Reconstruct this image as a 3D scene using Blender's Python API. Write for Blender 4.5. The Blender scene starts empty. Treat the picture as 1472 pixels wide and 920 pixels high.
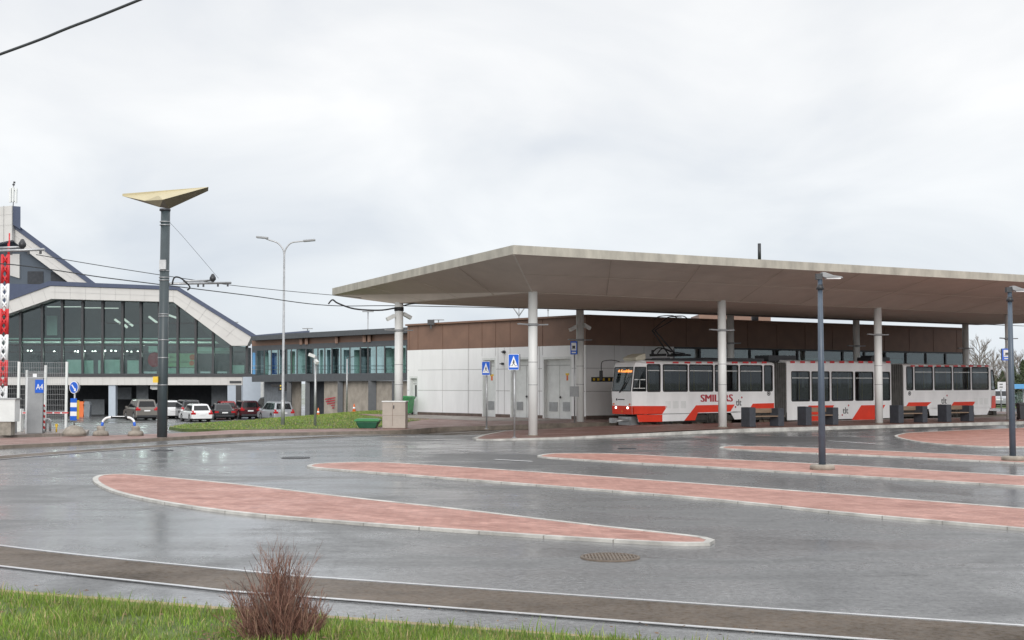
import bpy, bmesh, math, random
from mathutils import Vector, Matrix
random.seed(7)
scene = bpy.context.scene
COL = scene.collection
# ------------------------------------------------------------------ camera geometry
F, HC, CX, CY, HOR = 1850.0, 2.1, 736.0, 460.0, 550.0
PITCH = math.atan((HOR - CY) / F)
FWD = Vector((0, math.cos(PITCH), math.sin(PITCH)))
UPV = Vector((0, -math.sin(PITCH), math.cos(PITCH)))
EYE = Vector((0, 0, HC))
U = Vector((.84, .543, 0)).normalized()          # along the tram
N = Vector((-.543, .84, 0)).normalized()         # away from the viewer, across the platforms
F1 = Vector((.83, 51.1, 0))                      # first front column
ANG = math.atan2(U.y, U.x)

def ray(px, py):
    return FWD * F + Vector((1, 0, 0)) * (px - CX) + UPV * (CY - py)
def P(px, py, z=0.0):                            # sight line meets a level
    d = ray(px, py); t = (z - HC) / d.z
    return EYE + d * t
def D(px, py, Y):                                # sight line meets a depth
    d = ray(px, py)
    return EYE + d * (Y / d.y)
def onwall(px, py, p0, dr):                      # sight line meets an upright wall
    d = ray(px, py)
    a, b, c, e = d.x, -dr.x, d.y, -dr.y
    det = a * e - b * c
    t = (p0.x * e - b * p0.y) / det
    s = (a * p0.y - c * p0.x) / det
    return s, (EYE + d * t).z
def UN(u, n, z=0.0):
    p = F1 + U * u + N * n
    return Vector((p.x, p.y, z))
def sm(t):
    t = max(0., min(1., t)); return t * t * (3 - 2 * t)
def g0(x, y):                                    # the land without the track hollow
    return -1.25 * sm((y - 60) / 50) * sm((-x - 8) / 14)
def un_of(x, y):
    du, dv = x - F1.x, y - F1.y
    return U.x * du + U.y * dv, N.x * du + N.y * dv
def g(x, y):
    u, n = un_of(x, y)
    d = -.14 * math.exp(-((n - 6.0) / 2.8) ** 2) * sm((u + 7) / 7) * (1 - sm((u - 60) / 20))
    d += -.07 * math.exp(-(((u + 1) / 7) ** 2 + ((n + 2.2) / 4) ** 2))
    return g0(x, y) + d
def PT(px, py, dz=0.0):
    z = 0
    for _ in range(12):
        p = P(px, py, z + dz); z = g(p.x, p.y)
    return p

# ------------------------------------------------------------------ mesh builder
class MB:
    def __init__(s): s.v = []; s.f = []; s.m = []; s.s = []
    def add(s, vs, fs, m=0, smooth=False):
        o = len(s.v); s.v += [Vector(v) for v in vs]
        for f in fs:
            s.f.append([i + o for i in f]); s.m.append(m); s.s.append(smooth)
        return s
    def box(s, c, size, rz=0.0, m=0, tilt=0.0):
        a, b, h = size[0] / 2, size[1] / 2, size[2] / 2
        R = Matrix.Rotation(rz, 3, 'Z') @ Matrix.Rotation(tilt, 3, 'Y'); c = Vector(c)
        vs = [c + R @ Vector((x * a, y * b, z * h)) for x in (-1, 1) for y in (-1, 1) for z in (-1, 1)]
        return s.add(vs, [(0, 1, 3, 2), (4, 6, 7, 5), (0, 4, 5, 1), (2, 3, 7, 6), (0, 2, 6, 4), (1, 5, 7, 3)], m)
    def bb(s, x0, x1, y0, y1, z0, z1, m=0):
        return s.box(((x0 + x1) / 2, (y0 + y1) / 2, (z0 + z1) / 2), (abs(x1 - x0), abs(y1 - y0), abs(z1 - z0)), m=m)
    def bar(s, p0, p1, w, h, m=0, up=(0, 0, 1)):
        p0, p1 = Vector(p0), Vector(p1); d = (p1 - p0).normalized(); up = Vector(up)
        if abs(d.dot(up)) > .98: up = Vector((0, 1, 0))
        sd = d.cross(up).normalized() * w / 2; u2 = sd.cross(d).normalized() * h / 2
        vs = [p + a * sd + b * u2 for p in (p0, p1) for a, b in ((-1, -1), (1, -1), (1, 1), (-1, 1))]
        return s.add(vs, [(3, 2, 1, 0), (4, 5, 6, 7), (0, 1, 5, 4), (1, 2, 6, 5), (2, 3, 7, 6), (3, 0, 4, 7)], m)
    def tube(s, pts, r, n=8, m=0, smooth=True, cap=True):
        pts = [Vector(p) for p in pts]; k = len(pts)
        rs = r if isinstance(r, (list, tuple)) else [r] * k
        ref = None; vs = []
        for i, p in enumerate(pts):
            d = (pts[min(i + 1, k - 1)] - pts[max(i - 1, 0)]).normalized()
            if ref is None:
                ref = Vector((0, 0, 1)) if abs(d.z) < .9 else Vector((1, 0, 0))
            a = d.cross(ref).normalized(); b = a.cross(d).normalized(); ref = b
            vs += [p + (a * math.cos(q) + b * math.sin(q)) * rs[i] for q in [2 * math.pi * j / n for j in range(n)]]
        fs = [(i * n + j, i * n + (j + 1) % n, (i + 1) * n + (j + 1) % n, (i + 1) * n + j) for i in range(k - 1) for j in range(n)]
        s.add(vs, fs, m, smooth)
        if cap:
            o = len(s.v) - len(vs)
            s.f.append([o + j for j in range(n)][::-1]); s.m.append(m); s.s.append(False)
            s.f.append([o + (k - 1) * n + j for j in range(n)]); s.m.append(m); s.s.append(False)
        return s
    def prism(s, poly, vec, m=0, m_side=None):
        poly = [Vector(p) for p in poly]; vec = Vector(vec); k = len(poly)
        s.add(poly + [p + vec for p in poly], [tuple(range(k))[::-1], tuple(range(k, 2 * k))], m)
        o = len(s.v) - 2 * k
        for i in range(k):
            j = (i + 1) % k
            s.f.append([o + i, o + j, o + k + j, o + k + i]); s.m.append(m if m_side is None else m_side); s.s.append(False)
        return s
    def quad(s, *ps, m=0): return s.add(ps, [tuple(range(len(ps)))], m)
    def lathe(s, prof, c=(0, 0, 0), n=20, m=0, smooth=True):
        c = Vector(c); k = len(prof)
        vs = [c + Vector((r * math.cos(2 * math.pi * j / n), r * math.sin(2 * math.pi * j / n), z)) for r, z in prof for j in range(n)]
        fs = [(i * n + j, i * n + (j + 1) % n, (i + 1) * n + (j + 1) % n, (i + 1) * n + j) for i in range(k - 1) for j in range(n)]
        fs += [tuple(range(n))[::-1], tuple((k - 1) * n + j for j in range(n))]
        return s.add(vs, fs, m, smooth)
    def build(s, name, mats, parent=None, world=False, bevel=0.0, recalc=True):
        vs = s.v
        if parent is not None and world:
            r = parent
            while r.parent: r = r.parent
            M = (Matrix.Translation(r.location) @ Matrix.Rotation(r.rotation_euler.z, 4, 'Z')).inverted()
            vs = [M @ v for v in vs]
        me = bpy.data.meshes.new(name)
        me.from_pydata([tuple(v) for v in vs], [], s.f)
        if not isinstance(mats, (list, tuple)): mats = [mats]
        for mt in mats: me.materials.append(mt)
        me.polygons.foreach_set('material_index', s.m)
        me.polygons.foreach_set('use_smooth', s.s)
        if recalc:
            b = bmesh.new(); b.from_mesh(me); bmesh.ops.recalc_face_normals(b, faces=b.faces); b.to_mesh(me); b.free()
        me.update()
        o = bpy.data.objects.new(name, me); COL.objects.link(o)
        if parent is not None: o.parent = parent
        if bevel:
            bv = o.modifiers.new('bevel', 'BEVEL'); bv.width = bevel; bv.segments = 2; bv.limit_method = 'ANGLE'; bv.angle_limit = math.radians(40)
        return o
def tag(o, label=None, cat=None, group=None, kind=None):
    if label: o['label'] = label
    if cat: o['category'] = cat
    if group: o['group'] = group
    if kind: o['kind'] = kind
    return o
def thing(name, loc, label, cat, rz=0.0, group=None):
    o = bpy.data.objects.new(name, None); COL.objects.link(o)
    o.empty_display_size = .3
    o.location = loc; o.rotation_euler = (0, 0, rz)
    return tag(o, label, cat, group)
def copy_tree(o, parent=None):
    c = o.copy(); COL.objects.link(c); c.parent = parent
    for ch in [x for x in COL.objects if x.parent == o]: copy_tree(ch, c)
    return c
def lerp(a, b, t): return a + (b - a) * t
def spline(pts, k=6, closed=False):
    pts = [Vector(p) for p in pts]; n = len(pts); out = []
    rng = range(n) if closed else range(n - 1)
    for i in rng:
        if closed: a, b, c, d = pts[i - 1], pts[i], pts[(i + 1) % n], pts[(i + 2) % n]
        else: a, b, c, d = pts[max(i - 1, 0)], pts[i], pts[i + 1], pts[min(i + 2, n - 1)]
        for j in range(k):
            t = j / k
            out.append(.5 * ((2 * b) + (c - a) * t + (2 * a - 5 * b + 4 * c - d) * t * t + (3 * b - a - 3 * c + d) * t ** 3))
    if not closed: out.append(pts[-1])
    return out
def sheet(name, poly, h, mat, skirt=0.0, step=2.0, extra=None):
    """a flat polygon draped at height h(x, y), with an optional skirt of its own down to the ground"""
    b = bmesh.new()
    vs = [b.verts.new((p[0], p[1], 0)) for p in poly]
    f = b.faces.new(vs); bmesh.ops.triangulate(b, faces=[f])
    xs = [v.co.x for v in b.verts]; ys = [v.co.y for v in b.verts]
    for ax, lo, hi in ((0, min(xs), max(xs)), (1, min(ys), max(ys))):
        q = math.floor(lo / step) * step + step
        while q < hi:
            co = [0, 0, 0]; no = [0, 0, 0]; co[ax] = q; no[ax] = 1
            bmesh.ops.bisect_plane(b, geom=b.verts[:] + b.edges[:] + b.faces[:], plane_co=co, plane_no=no, dist=1e-5)
            q += step
    for v in b.verts: v.co.z = h(v.co.x, v.co.y)
    bmesh.ops.recalc_face_normals(b, faces=b.faces)
    for f in b.faces:
        if f.normal.z < 0: f.normal_flip()
    if skirt:
        ed = [e for e in b.edges if e.is_boundary]
        r = bmesh.ops.extrude_edge_only(b, edges=ed)
        for v in [x for x in r['geom'] if isinstance(x, bmesh.types.BMVert)]: v.co.z -= skirt
    me = bpy.data.meshes.new(name); b.to_mesh(me); b.free()
    me.materials.append(mat)
    o = bpy.data.objects.new(name, me); COL.objects.link(o)
    return o
def offset_line(pts, d, closed=False):
    n = len(pts); out = []
    for i, p in enumerate(pts):
        a = pts[i - 1] if (i or closed) else p
        c = pts[(i + 1) % n] if (i < n - 1 or closed) else p
        t = (Vector(c) - Vector(a)); t.z = 0; t.normalize()
        out.append(Vector((p[0] - t.y * d, p[1] + t.x * d, 0)))
    return out
def strip(name, left, right, h, mat, closed=False, depth=0.0, h2=None):
    """a ribbon between two lines; with depth it gets upright sides"""
    mb = MB(); n = len(left)
    for i in range(n if closed else n - 1):
        j = (i + 1) % n
        q = [left[i], left[j], right[j], right[i]]
        vs = [(p[0], p[1], h(p[0], p[1])) for p in q]
        mb.add(vs, [(0, 1, 2, 3)])
        if depth:
            for a, b in ((0, 1), (2, 3)):
                mb.add([vs[a], vs[b], (vs[b][0], vs[b][1], vs[b][2] - depth), (vs[a][0], vs[a][1], vs[a][2] - depth)], [(0, 1, 2, 3)])
    b = bmesh.new()
    o = mb.build(name, mat, recalc=False)
    b.from_mesh(o.data); bmesh.ops.remove_doubles(b, verts=b.verts, dist=.0005); bmesh.ops.recalc_face_normals(b, faces=b.faces); b.to_mesh(o.data); b.free()
    return o
def text_mesh(body, size, extrude=.004, bold=0.0):
    c = bpy.data.curves.new('txt', 'FONT'); c.body = body; c.size = size; c.extrude = extrude; c.offset = bold
    c.align_x = 'LEFT'; c.resolution_u = 3
    o = bpy.data.objects.new('txt', c); COL.objects.link(o)
    dg = bpy.context.evaluated_depsgraph_get(); dg.update()
    me = bpy.data.meshes.new_from_object(o.evaluated_get(dg))
    bpy.data.objects.remove(o); bpy.data.curves.remove(c)
    return me
def put_text(name, body, size, mat, parent, M, bold=0.0, fit=None):
    """lettering as a mesh part; M takes text x/y/normal to the parent's frame; fit = width it should fill"""
    me = text_mesh(body, size, .003, 0.0)
    w = max(v.co.x for v in me.vertices) - min(v.co.x for v in me.vertices)
    S = Matrix.Diagonal((fit / w, 1, 1, 1)) if fit else Matrix.Identity(4)
    if bold:
        bm_ = bmesh.new(); base = me.copy(); bm_.from_mesh(base)
        for k in (-1, 1):
            c = base.copy(); c.transform(Matrix.Translation((bold * k, 0, -.0006 * (k + 2)))); bm_.from_mesh(c); bpy.data.meshes.remove(c)
        bm_.to_mesh(me); bm_.free(); bpy.data.meshes.remove(base)
    me.transform(M @ S)
    me.materials.clear(); me.materials.append(mat); me.name = name
    o = bpy.data.objects.new(name, me); COL.objects.link(o); o.parent = parent
    return o
def frame(o, x, z):      # x axis, up axis -> matrix with normal toward viewer
    x = Vector(x).normalized(); z = Vector(z).normalized(); nn = x.cross(z)
    return Matrix(((x.x, z.x, nn.x, o[0]), (x.y, z.y, nn.y, o[1]), (x.z, z.z, nn.z, o[2]), (0, 0, 0, 1)))

# ------------------------------------------------------------------ materials
def newmat(name):
    m = bpy.data.materials.new(name); m.use_nodes = True
    nt = m.node_tree; b = nt.nodes['Principled BSDF']
    return m, nt, b
def mat(name, col, rough=.5, metal=0.0, var=.12, scale=3.0, bump=0.0, bscale=60.0, spec=.5, detail=5, tint=None, stretch=(1, 1, 1), coat=0.0):
    m, nt, b = newmat(name); L = nt.links.new
    tc = nt.nodes.new('ShaderNodeTexCoord'); mp = nt.nodes.new('ShaderNodeMapping'); mp.inputs['Scale'].default_value = stretch
    L(tc.outputs['Object'], mp.inputs['Vector'])
    nz = nt.nodes.new('ShaderNodeTexNoise'); nz.inputs['Scale'].default_value = scale; nz.inputs['Detail'].default_value = detail; nz.inputs['Roughness'].default_value = .6
    L(mp.outputs[0], nz.inputs['Vector'])
    rp = nt.nodes.new('ShaderNodeValToRGB'); rp.color_ramp.elements[0].position = .3; rp.color_ramp.elements[1].position = .7
    t = tint or [c * (1 - var) for c in col]
    rp.color_ramp.elements[0].color = (*t, 1)
    rp.color_ramp.elements[1].color = (*[min(1, c * (1 + var * .6)) for c in col], 1)
    L(nz.outputs['Fac'], rp.inputs['Fac']); L(rp.outputs['Color'], b.inputs['Base Color'])
    b.inputs['Roughness'].default_value = rough; b.inputs['Metallic'].default_value = metal
    b.inputs['Specular IOR Level'].default_value = spec
    if coat: b.inputs['Coat Weight'].default_value = coat; b.inputs['Coat Roughness'].default_value = .05
    if bump:
        n2 = nt.nodes.new('ShaderNodeTexNoise'); n2.inputs['Scale'].default_value = bscale; n2.inputs['Detail'].default_value = 3
        L(tc.outputs['Object'], n2.inputs['Vector'])
        bp = nt.nodes.new('ShaderNodeBump'); bp.inputs['Strength'].default_value = bump; bp.inputs['Distance'].default_value = .01
        L(n2.outputs['Fac'], bp.inputs['Height']); L(bp.outputs[0], b.inputs['Normal'])
    return m
def N_(nt, t, **kw):
    n = nt.nodes.new(t)
    for k, v in kw.items():
        if k in n.inputs: n.inputs[k].default_value = v
        else: setattr(n, k, v)
    return n
def ramp(nt, src, stops):
    r = nt.nodes.new('ShaderNodeValToRGB'); e = r.color_ramp.elements
    while len(e) < len(stops): e.new(.5)
    for el, (p, c) in zip(e, stops):
        el.position = p; el.color = (*c, 1) if isinstance(c, (tuple, list)) else (c, c, c, 1)
    nt.links.new(src, r.inputs['Fac']); return r.outputs['Color']
def mixc(nt, a, b, fac, mode='MIX'):
    m = nt.nodes.new('ShaderNodeMix'); m.data_type = 'RGBA'; m.blend_type = mode
    for s, i in ((fac, 0), (a, 6), (b, 7)):
        if hasattr(s, 'links'): nt.links.new(s, m.inputs[i])
        else: m.inputs[i].default_value = s if i == 0 else (*s, 1)
    return m.outputs[2]
def asphalt_mat(name, dark, light, wet0=.16, wet1=.5, far_grass=False, speck=1.0, cracks=.62):
    m, nt, b = newmat(name); L = nt.links.new
    geo = nt.nodes.new('ShaderNodeNewGeometry')
    pos = geo.outputs['Position']
    fine = N_(nt, 'ShaderNodeTexNoise', Scale=13.0, Detail=6.0, Roughness=.85); L(pos, fine.inputs['Vector'])
    vor = N_(nt, 'ShaderNodeTexVoronoi', Scale=70.0); L(pos, vor.inputs['Vector'])
    big = N_(nt, 'ShaderNodeTexNoise', Scale=.16, Detail=6.0, Roughness=.62, Distortion=.8); L(pos, big.inputs['Vector'])
    mid = N_(nt, 'ShaderNodeTexNoise', Scale=1.1, Detail=6.0, Roughness=.65); L(pos, mid.inputs['Vector'])
    c1 = ramp(nt, fine.outputs['Fac'], [(.32, dark), (.62, light), (.78, tuple(min(1, x * (1 + 1.0 * speck)) for x in light))])
    c2 = ramp(nt, mid.outputs['Fac'], [(.3, .72), (.7, 1.12)])
    col = mixc(nt, c1, c2, 1.0, 'MULTIPLY')
    c3 = ramp(nt, big.outputs['Fac'], [(.36, .60), (.52, 1.0), (.66, 1.15)])
    col = mixc(nt, col, c3, 1.0, 'MULTIPLY')
    # drifts of standing wet: smoother where the large noise is high
    mp = nt.nodes.new('ShaderNodeMapping'); mp.inputs['Rotation'].default_value = (0, 0, .77); mp.inputs['Scale'].default_value = (.10, .95, 1); L(pos, mp.inputs['Vector'])
    trk = N_(nt, 'ShaderNodeTexNoise', Scale=1.0, Detail=5.0, Roughness=.6, Distortion=.5); L(mp.outputs[0], trk.inputs['Vector'])     # worn and wet runs along the lanes
    col = mixc(nt, col, ramp(nt, trk.outputs['Fac'], [(.34, .78), (.5, 1.0), (.66, 1.12)]), 1.0, 'MULTIPLY')
    crk = N_(nt, 'ShaderNodeTexVoronoi', Scale=.22); crk.feature = 'DISTANCE_TO_EDGE'
    wob = N_(nt, 'ShaderNodeTexNoise', Scale=.9, Detail=4.0); L(pos, wob.inputs['Vector'])
    wv_ = mixc(nt, (0, 0, 0), (0, 0, 0), .5); wadd = N_(nt, 'ShaderNodeVectorMath', operation='MULTIPLY_ADD'); L(wob.outputs['Color'], wadd.inputs[0]); wadd.inputs[1].default_value = (2.2, 2.2, 0); L(pos, wadd.inputs[2]); L(wadd.outputs[0], crk.inputs['Vector'])
    col = mixc(nt, col, ramp(nt, crk.outputs['Distance'], [(0, cracks), (.003, cracks * .5 + .5), (.006, 1.0)]), 1.0, 'MULTIPLY')
    a0_ = nt.nodes.new('ShaderNodeMath'); a0_.operation = 'MULTIPLY_ADD'; L(mid.outputs['Fac'], a0_.inputs[0]); a0_.inputs[1].default_value = .22; L(big.outputs['Fac'], a0_.inputs[2])
    add = nt.nodes.new('ShaderNodeMath'); add.operation = 'MULTIPLY_ADD'; L(trk.outputs['Fac'], add.inputs[0]); add.inputs[1].default_value = .30; L(a0_.outputs[0], add.inputs[2])
    rg = ramp(nt, add.outputs[0], [(.66, wet1), (.76, wet1 * .35 + wet0 * .65), (.87, wet0)])
    L(rg, b.inputs['Roughness'])
    f2 = N_(nt, 'ShaderNodeTexNoise', Scale=16.0, Detail=5.0, Roughness=.8); L(pos, f2.inputs['Vector'])
    L(ramp(nt, f2.outputs['Fac'], [(.36, .12), (.5, .55), (.64, .9)]), b.inputs['Specular IOR Level'])      # stones stand dry, pits hold water
    bp = nt.nodes.new('ShaderNodeBump'); bp.inputs['Distance'].default_value = .0022
    st = ramp(nt, add.outputs[0], [(.64, .7), (.82, .10)]); L(st, bp.inputs['Strength'])
    L(vor.outputs['Distance'], bp.inputs['Height']); L(bp.outputs[0], b.inputs['Normal'])
    if far_grass:
        ln = nt.nodes.new('ShaderNodeVectorMath'); ln.operation = 'DISTANCE'; L(pos, ln.inputs[0]); ln.inputs[1].default_value = (0, 60, 0)
        w = ramp(nt, (lambda q: (L(ln.outputs['Value'], q.inputs[0]), q.outputs[0])[1])(N_(nt, 'ShaderNodeMapRange', **{'From Min': 110.0, 'From Max': 150.0})), [(0, 0.0), (1, 1.0)])
        col = mixc(nt, col, (.075, .095, .035), w)
    L(col, b.inputs['Base Color'])
    return m
def paving_mat(name, cols, mortar, bw=.2, bh=.1, rough=.5, rot=0.0, var=.5):
    m, nt, b = newmat(name); L = nt.links.new
    geo = nt.nodes.new('ShaderNodeNewGeometry'); mp = nt.nodes.new('ShaderNodeMapping'); mp.inputs['Rotation'].default_value = (0, 0, rot)
    L(geo.outputs['Position'], mp.inputs['Vector'])
    br = N_(nt, 'ShaderNodeTexBrick', Scale=1.0, Bias=0.0)
    br.inputs['Brick Width'].default_value = bw; br.inputs['Row Height'].default_value = bh
    br.inputs['Mortar Size'].default_value = .004; br.inputs['Mortar Smooth'].default_value = .3
    br.inputs['Color1'].default_value = (*cols[0], 1); br.inputs['Color2'].default_value = (*cols[1], 1); br.inputs['Mortar'].default_value = (*mortar, 1)
    L(mp.outputs[0], br.inputs['Vector'])
    nz = N_(nt, 'ShaderNodeTexNoise', Scale=.9, Detail=6.0, Roughness=.65); L(geo.outputs['Position'], nz.inputs['Vector'])
    c2 = ramp(nt, nz.outputs['Fac'], [(.3, 1 - var * .5), (.7, 1 + var * .2)])
    col = mixc(nt, br.outputs['Color'], c2, 1.0, 'MULTIPLY')
    mp2 = nt.nodes.new('ShaderNodeMapping'); mp2.inputs['Rotation'].default_value = (0, 0, rot); mp2.inputs['Scale'].default_value = (.7, 2.6, 1); L(geo.outputs['Position'], mp2.inputs['Vector'])
    n4 = N_(nt, 'ShaderNodeTexNoise', Scale=1.6, Detail=5.0, Roughness=.7); L(mp2.outputs[0], n4.inputs['Vector'])
    col = mixc(nt, col, ramp(nt, n4.outputs['Fac'], [(.30, (.70, .55, .52)), (.44, (1, 1, 1)), (.60, (1, 1, 1)), (.72, (1.12, 1.13, 1.14))]), 1.0, 'MULTIPLY')
    b2 = N_(nt, 'ShaderNodeTexBrick', Scale=1.0, Bias=.35); b2.inputs['Brick Width'].default_value = bw * 4; b2.inputs['Row Height'].default_value = bh * 3; b2.inputs['Mortar Size'].default_value = .006
    b2.inputs['Color1'].default_value = (1, 1, 1, 1); b2.inputs['Color2'].default_value = (.70, .62, .60, 1); b2.inputs['Mortar'].default_value = (.7, .6, .58, 1); L(mp.outputs[0], b2.inputs['Vector'])
    col = mixc(nt, col, b2.outputs['Color'], .8, 'MULTIPLY')
    n3 = N_(nt, 'ShaderNodeTexNoise', Scale=40.0, Detail=3.0); L(geo.outputs['Position'], n3.inputs['Vector'])
    col = mixc(nt, col, ramp(nt, n3.outputs['Fac'], [(.3, .85), (.7, 1.1)]), 1.0, 'MULTIPLY')
    L(col, b.inputs['Base Color'])
    L(ramp(nt, nz.outputs['Fac'], [(.35, rough + .12), (.7, rough - .12)]), b.inputs['Roughness'])
    bp = nt.nodes.new('ShaderNodeBump'); bp.inputs['Strength'].default_value = .5; bp.inputs['Distance'].default_value = .004
    L(br.outputs['Fac'], bp.inputs['Height']); bp.invert = True; L(bp.outputs[0], b.inputs['Normal'])
    return m
def glass_mat(name, tint, base=.06, rough=.02, wav=0.0):
    m = bpy.data.materials.new(name); m.use_nodes = True; nt = m.node_tree; L = nt.links.new
    for n in list(nt.nodes): nt.nodes.remove(n)
    out = nt.nodes.new('ShaderNodeOutputMaterial')
    tr = N_(nt, 'ShaderNodeBsdfTransparent'); tr.inputs['Color'].default_value = (*tint, 1)
    gl = nt.nodes.new('ShaderNodeBsdfGlossy'); gl.inputs['Roughness'].default_value = rough; gl.inputs['Color'].default_value = (.95, .98, 1, 1)
    fr = N_(nt, 'ShaderNodeFresnel', IOR=1.5)
    gb = nt.nodes.new('ShaderNodeNewGeometry'); mr = N_(nt, 'ShaderNodeMapRange', **{'To Min': 1.5, 'To Max': 1 / 1.5}); L(gb.outputs['Backfacing'], mr.inputs[0]); L(mr.outputs[0], fr.inputs['IOR'])   # same reflection from both faces
    ma = nt.nodes.new('ShaderNodeMath'); ma.operation = 'ADD'; ma.use_clamp = True; L(fr.outputs[0], ma.inputs[0]); ma.inputs[1].default_value = base
    mx = nt.nodes.new('ShaderNodeMixShader'); L(ma.outputs[0], mx.inputs[0]); L(tr.outputs[0], mx.inputs[1]); L(gl.outputs[0], mx.inputs[2])
    if wav:
        geo = nt.nodes.new('ShaderNodeNewGeometry'); nz = N_(nt, 'ShaderNodeTexNoise', Scale=.8, Detail=1.0); L(geo.outputs['Position'], nz.inputs['Vector'])
        bp = nt.nodes.new('ShaderNodeBump'); bp.inputs['Strength'].default_value = wav; bp.inputs['Distance'].default_value = .02
        L(nz.outputs['Fac'], bp.inputs['Height']); L(bp.outputs[0], gl.inputs['Normal'])
    L(mx.outputs[0], out.inputs['Surface'])
    return m
def emit_mat(name, col, s):
    m, nt, b = newmat(name); b.inputs['Base Color'].default_value = (*col, 1)
    b.inputs['Emission Color'].default_value = (*col, 1); b.inputs['Emission Strength'].default_value = s
    return m
M = {}
M['asphalt'] = asphalt_mat('wet_asphalt', (.050, .051, .053), (.215, .218, .222), .165, .39, far_grass=True)
M['verge_asphalt'] = asphalt_mat('kerbside_asphalt', (.07, .07, .077), (.20, .20, .21), .35, .6)
M['trackbed'] = asphalt_mat('track_infill', (.046, .030, .016), (.094, .062, .034), .45, .72, speck=.4, cracks=1.0)
M['paving'] = paving_mat('red_paving', ((.59, .32, .26), (.43, .21, .165)), (.24, .135, .105), rot=.77)
M['walk'] = paving_mat('walk_paving', ((.33, .20, .17), (.28, .16, .13)), (.17, .11, .10), rot=ANG, rough=.5)
M['slab'] = paving_mat('grey_slabs', ((.34, .31, .28), (.29, .27, .24)), (.18, .16, .14), .4, .4, rot=ANG)
M['kerb'] = mat('kerb_concrete', (.48, .47, .44), .6, var=.4, scale=2.0, bump=.3)
M['kerb_dark'] = mat('damp_kerb', (.20, .17, .14), .55, var=.4, scale=2.5, bump=.3)
M['kerb_joint'] = mat('kerb_joint', (.24, .23, .21), .8)
M['rail'] = mat('rail_steel', (.86, .86, .87), .32, metal=1.0, var=.15, scale=9)
M['turf'] = mat('turf', (.085, .125, .03), .9, var=.45, scale=1.3, bump=.6, bscale=25, tint=(.055, .075, .022))
M['earth'] = mat('earth_edge', (.34, .27, .16), .85, var=.35, scale=8, bump=.5)
M['fascia'] = mat('raw_concrete', (.41, .39, .335), .75, var=.30, scale=2.2, bump=.25, bscale=30, stretch=(1, 1, .35), detail=8)
M['soffit'] = mat('soffit_board', (.54, .475, .41), .75, var=.10, scale=.9, bump=.15, bscale=40, detail=7)
M['soffit_joint'] = mat('soffit_joint', (.43, .37, .31), .8)
M['hip'] = mat('hip_strip', (.62, .58, .52), .6)
M['column'] = mat('column_paint', (.70, .71, .70), .45, var=.1, scale=1.5, stretch=(1, 1, .4))
M['white'] = mat('white_panel', (.84, .845, .85), .5, var=.07, scale=1.6, stretch=(1, 1, .25), detail=8)
M['brown'] = mat('brown_panel', (.215, .125, .088), .55, var=.14, scale=1.2)
M['joint'] = mat('panel_joint', (.42, .42, .42), .7)
M['joint_b'] = mat('brown_joint', (.12, .065, .045), .7)
M['plinth'] = mat('plinth', (.14, .105, .09), .8, var=.3)
M['roofing'] = mat('roofing', (.16, .14, .13), .8)
M['dark'] = mat('dark_metal', (.035, .037, .042), .45, var=.2)
M['black'] = mat('black_rubber', (.018, .018, .02), .7, var=.2)
M['steel'] = mat('galvanised', (.42, .43, .44), .42, metal=.6, var=.2, scale=5)
M['grey'] = mat('grey_paint', (.30, .31, .32), .5, var=.15)
M['lightgrey'] = mat('light_grey_paint', (.70, .72, .71), .5, var=.1)
M['pole_green'] = mat('dark_green_paint', (.048, .065, .072), .4, var=.18, scale=2)
M['lamp_blue'] = mat('slate_blue_paint', (.075, .10, .135), .4, var=.15, scale=4)
M['gold'] = mat('beige_metal', (.46, .40, .245), .45, var=.1, scale=1.5)
M['gold_shaded'] = mat('beige_shaded', (.20, .165, .125), .5, var=.2)  # darker copy of the beige, paints shade on the lamp head's underside
M['navy'] = mat('navy_coping', (.048, .066, .12), .45, var=.12)
M['slate'] = mat('slate_cladding', (.075, .097, .125), .6, var=.12, scale=.5)
M['cladding'] = mat('pale_cladding', (.57, .56, .54), .5, var=.07, scale=.6)
M['bluegrey'] = mat('blue_grey_panel', (.42, .48, .55), .55, var=.06)
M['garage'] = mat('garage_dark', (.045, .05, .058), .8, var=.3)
M['garage_mid'] = mat('garage_grey', (.20, .22, .24), .8, var=.2)
M['interior'] = mat('interior_grey', (.13, .145, .165), .8, var=.35, scale=.5)
M['mint'] = mat('mint_panel', (.52, .66, .58), .4, var=.1, scale=.8)
M['mint2'] = mat('green_banner', (.36, .56, .33), .6, var=.15)
M['glass'] = glass_mat('curtain_glass', (.68, .78, .77), .035, wav=.03)
M['tramglass'] = glass_mat('tram_glass', (.50, .53, .54), .0)
M['carglass'] = mat('car_glass', (.012, .014, .016), .06, var=.1)
M['beam'] = mat('grey_beam', (.085, .092, .10), .55, var=.15)
M['concrete'] = mat('concrete_wall', (.36, .32, .27), .8, var=.28, scale=1.4, bump=.2, bscale=30)
M['tram_white'] = mat('tram_white', (.86, .86, .87), .36, var=.12, scale=1.1, stretch=(1, 1, .4), detail=8)
M['tram_red'] = mat('tram_red', (.76, .052, .024), .4, var=.12, scale=1.5, spec=.3)
M['text_red'] = mat('letter_red', (.42, .028, .045), .4)
M['letter'] = mat('letter_dark', (.03, .03, .035), .5)
M['letter_white'] = mat('letter_white', (.8, .8, .8), .5)
M['bellows'] = mat('bellows', (.085, .083, .08), .8, var=.3)
M['under'] = mat('underframe', (.045, .042, .038), .7, var=.4, scale=6)
M['rust'] = mat('wheel_rust', (.13, .10, .075), .6, var=.4, scale=8)
M['seat'] = mat('seat_cloth', (.09, .10, .13), .8, var=.3)
M['cream'] = mat('cream_panel', (.55, .52, .42), .6)
M['display'] = emit_mat('destination_light', (1.0, .30, .04), 6.0)
M['lampwhite'] = emit_mat('lit_lamp', (1, .97, .9), 3.0)
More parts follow.
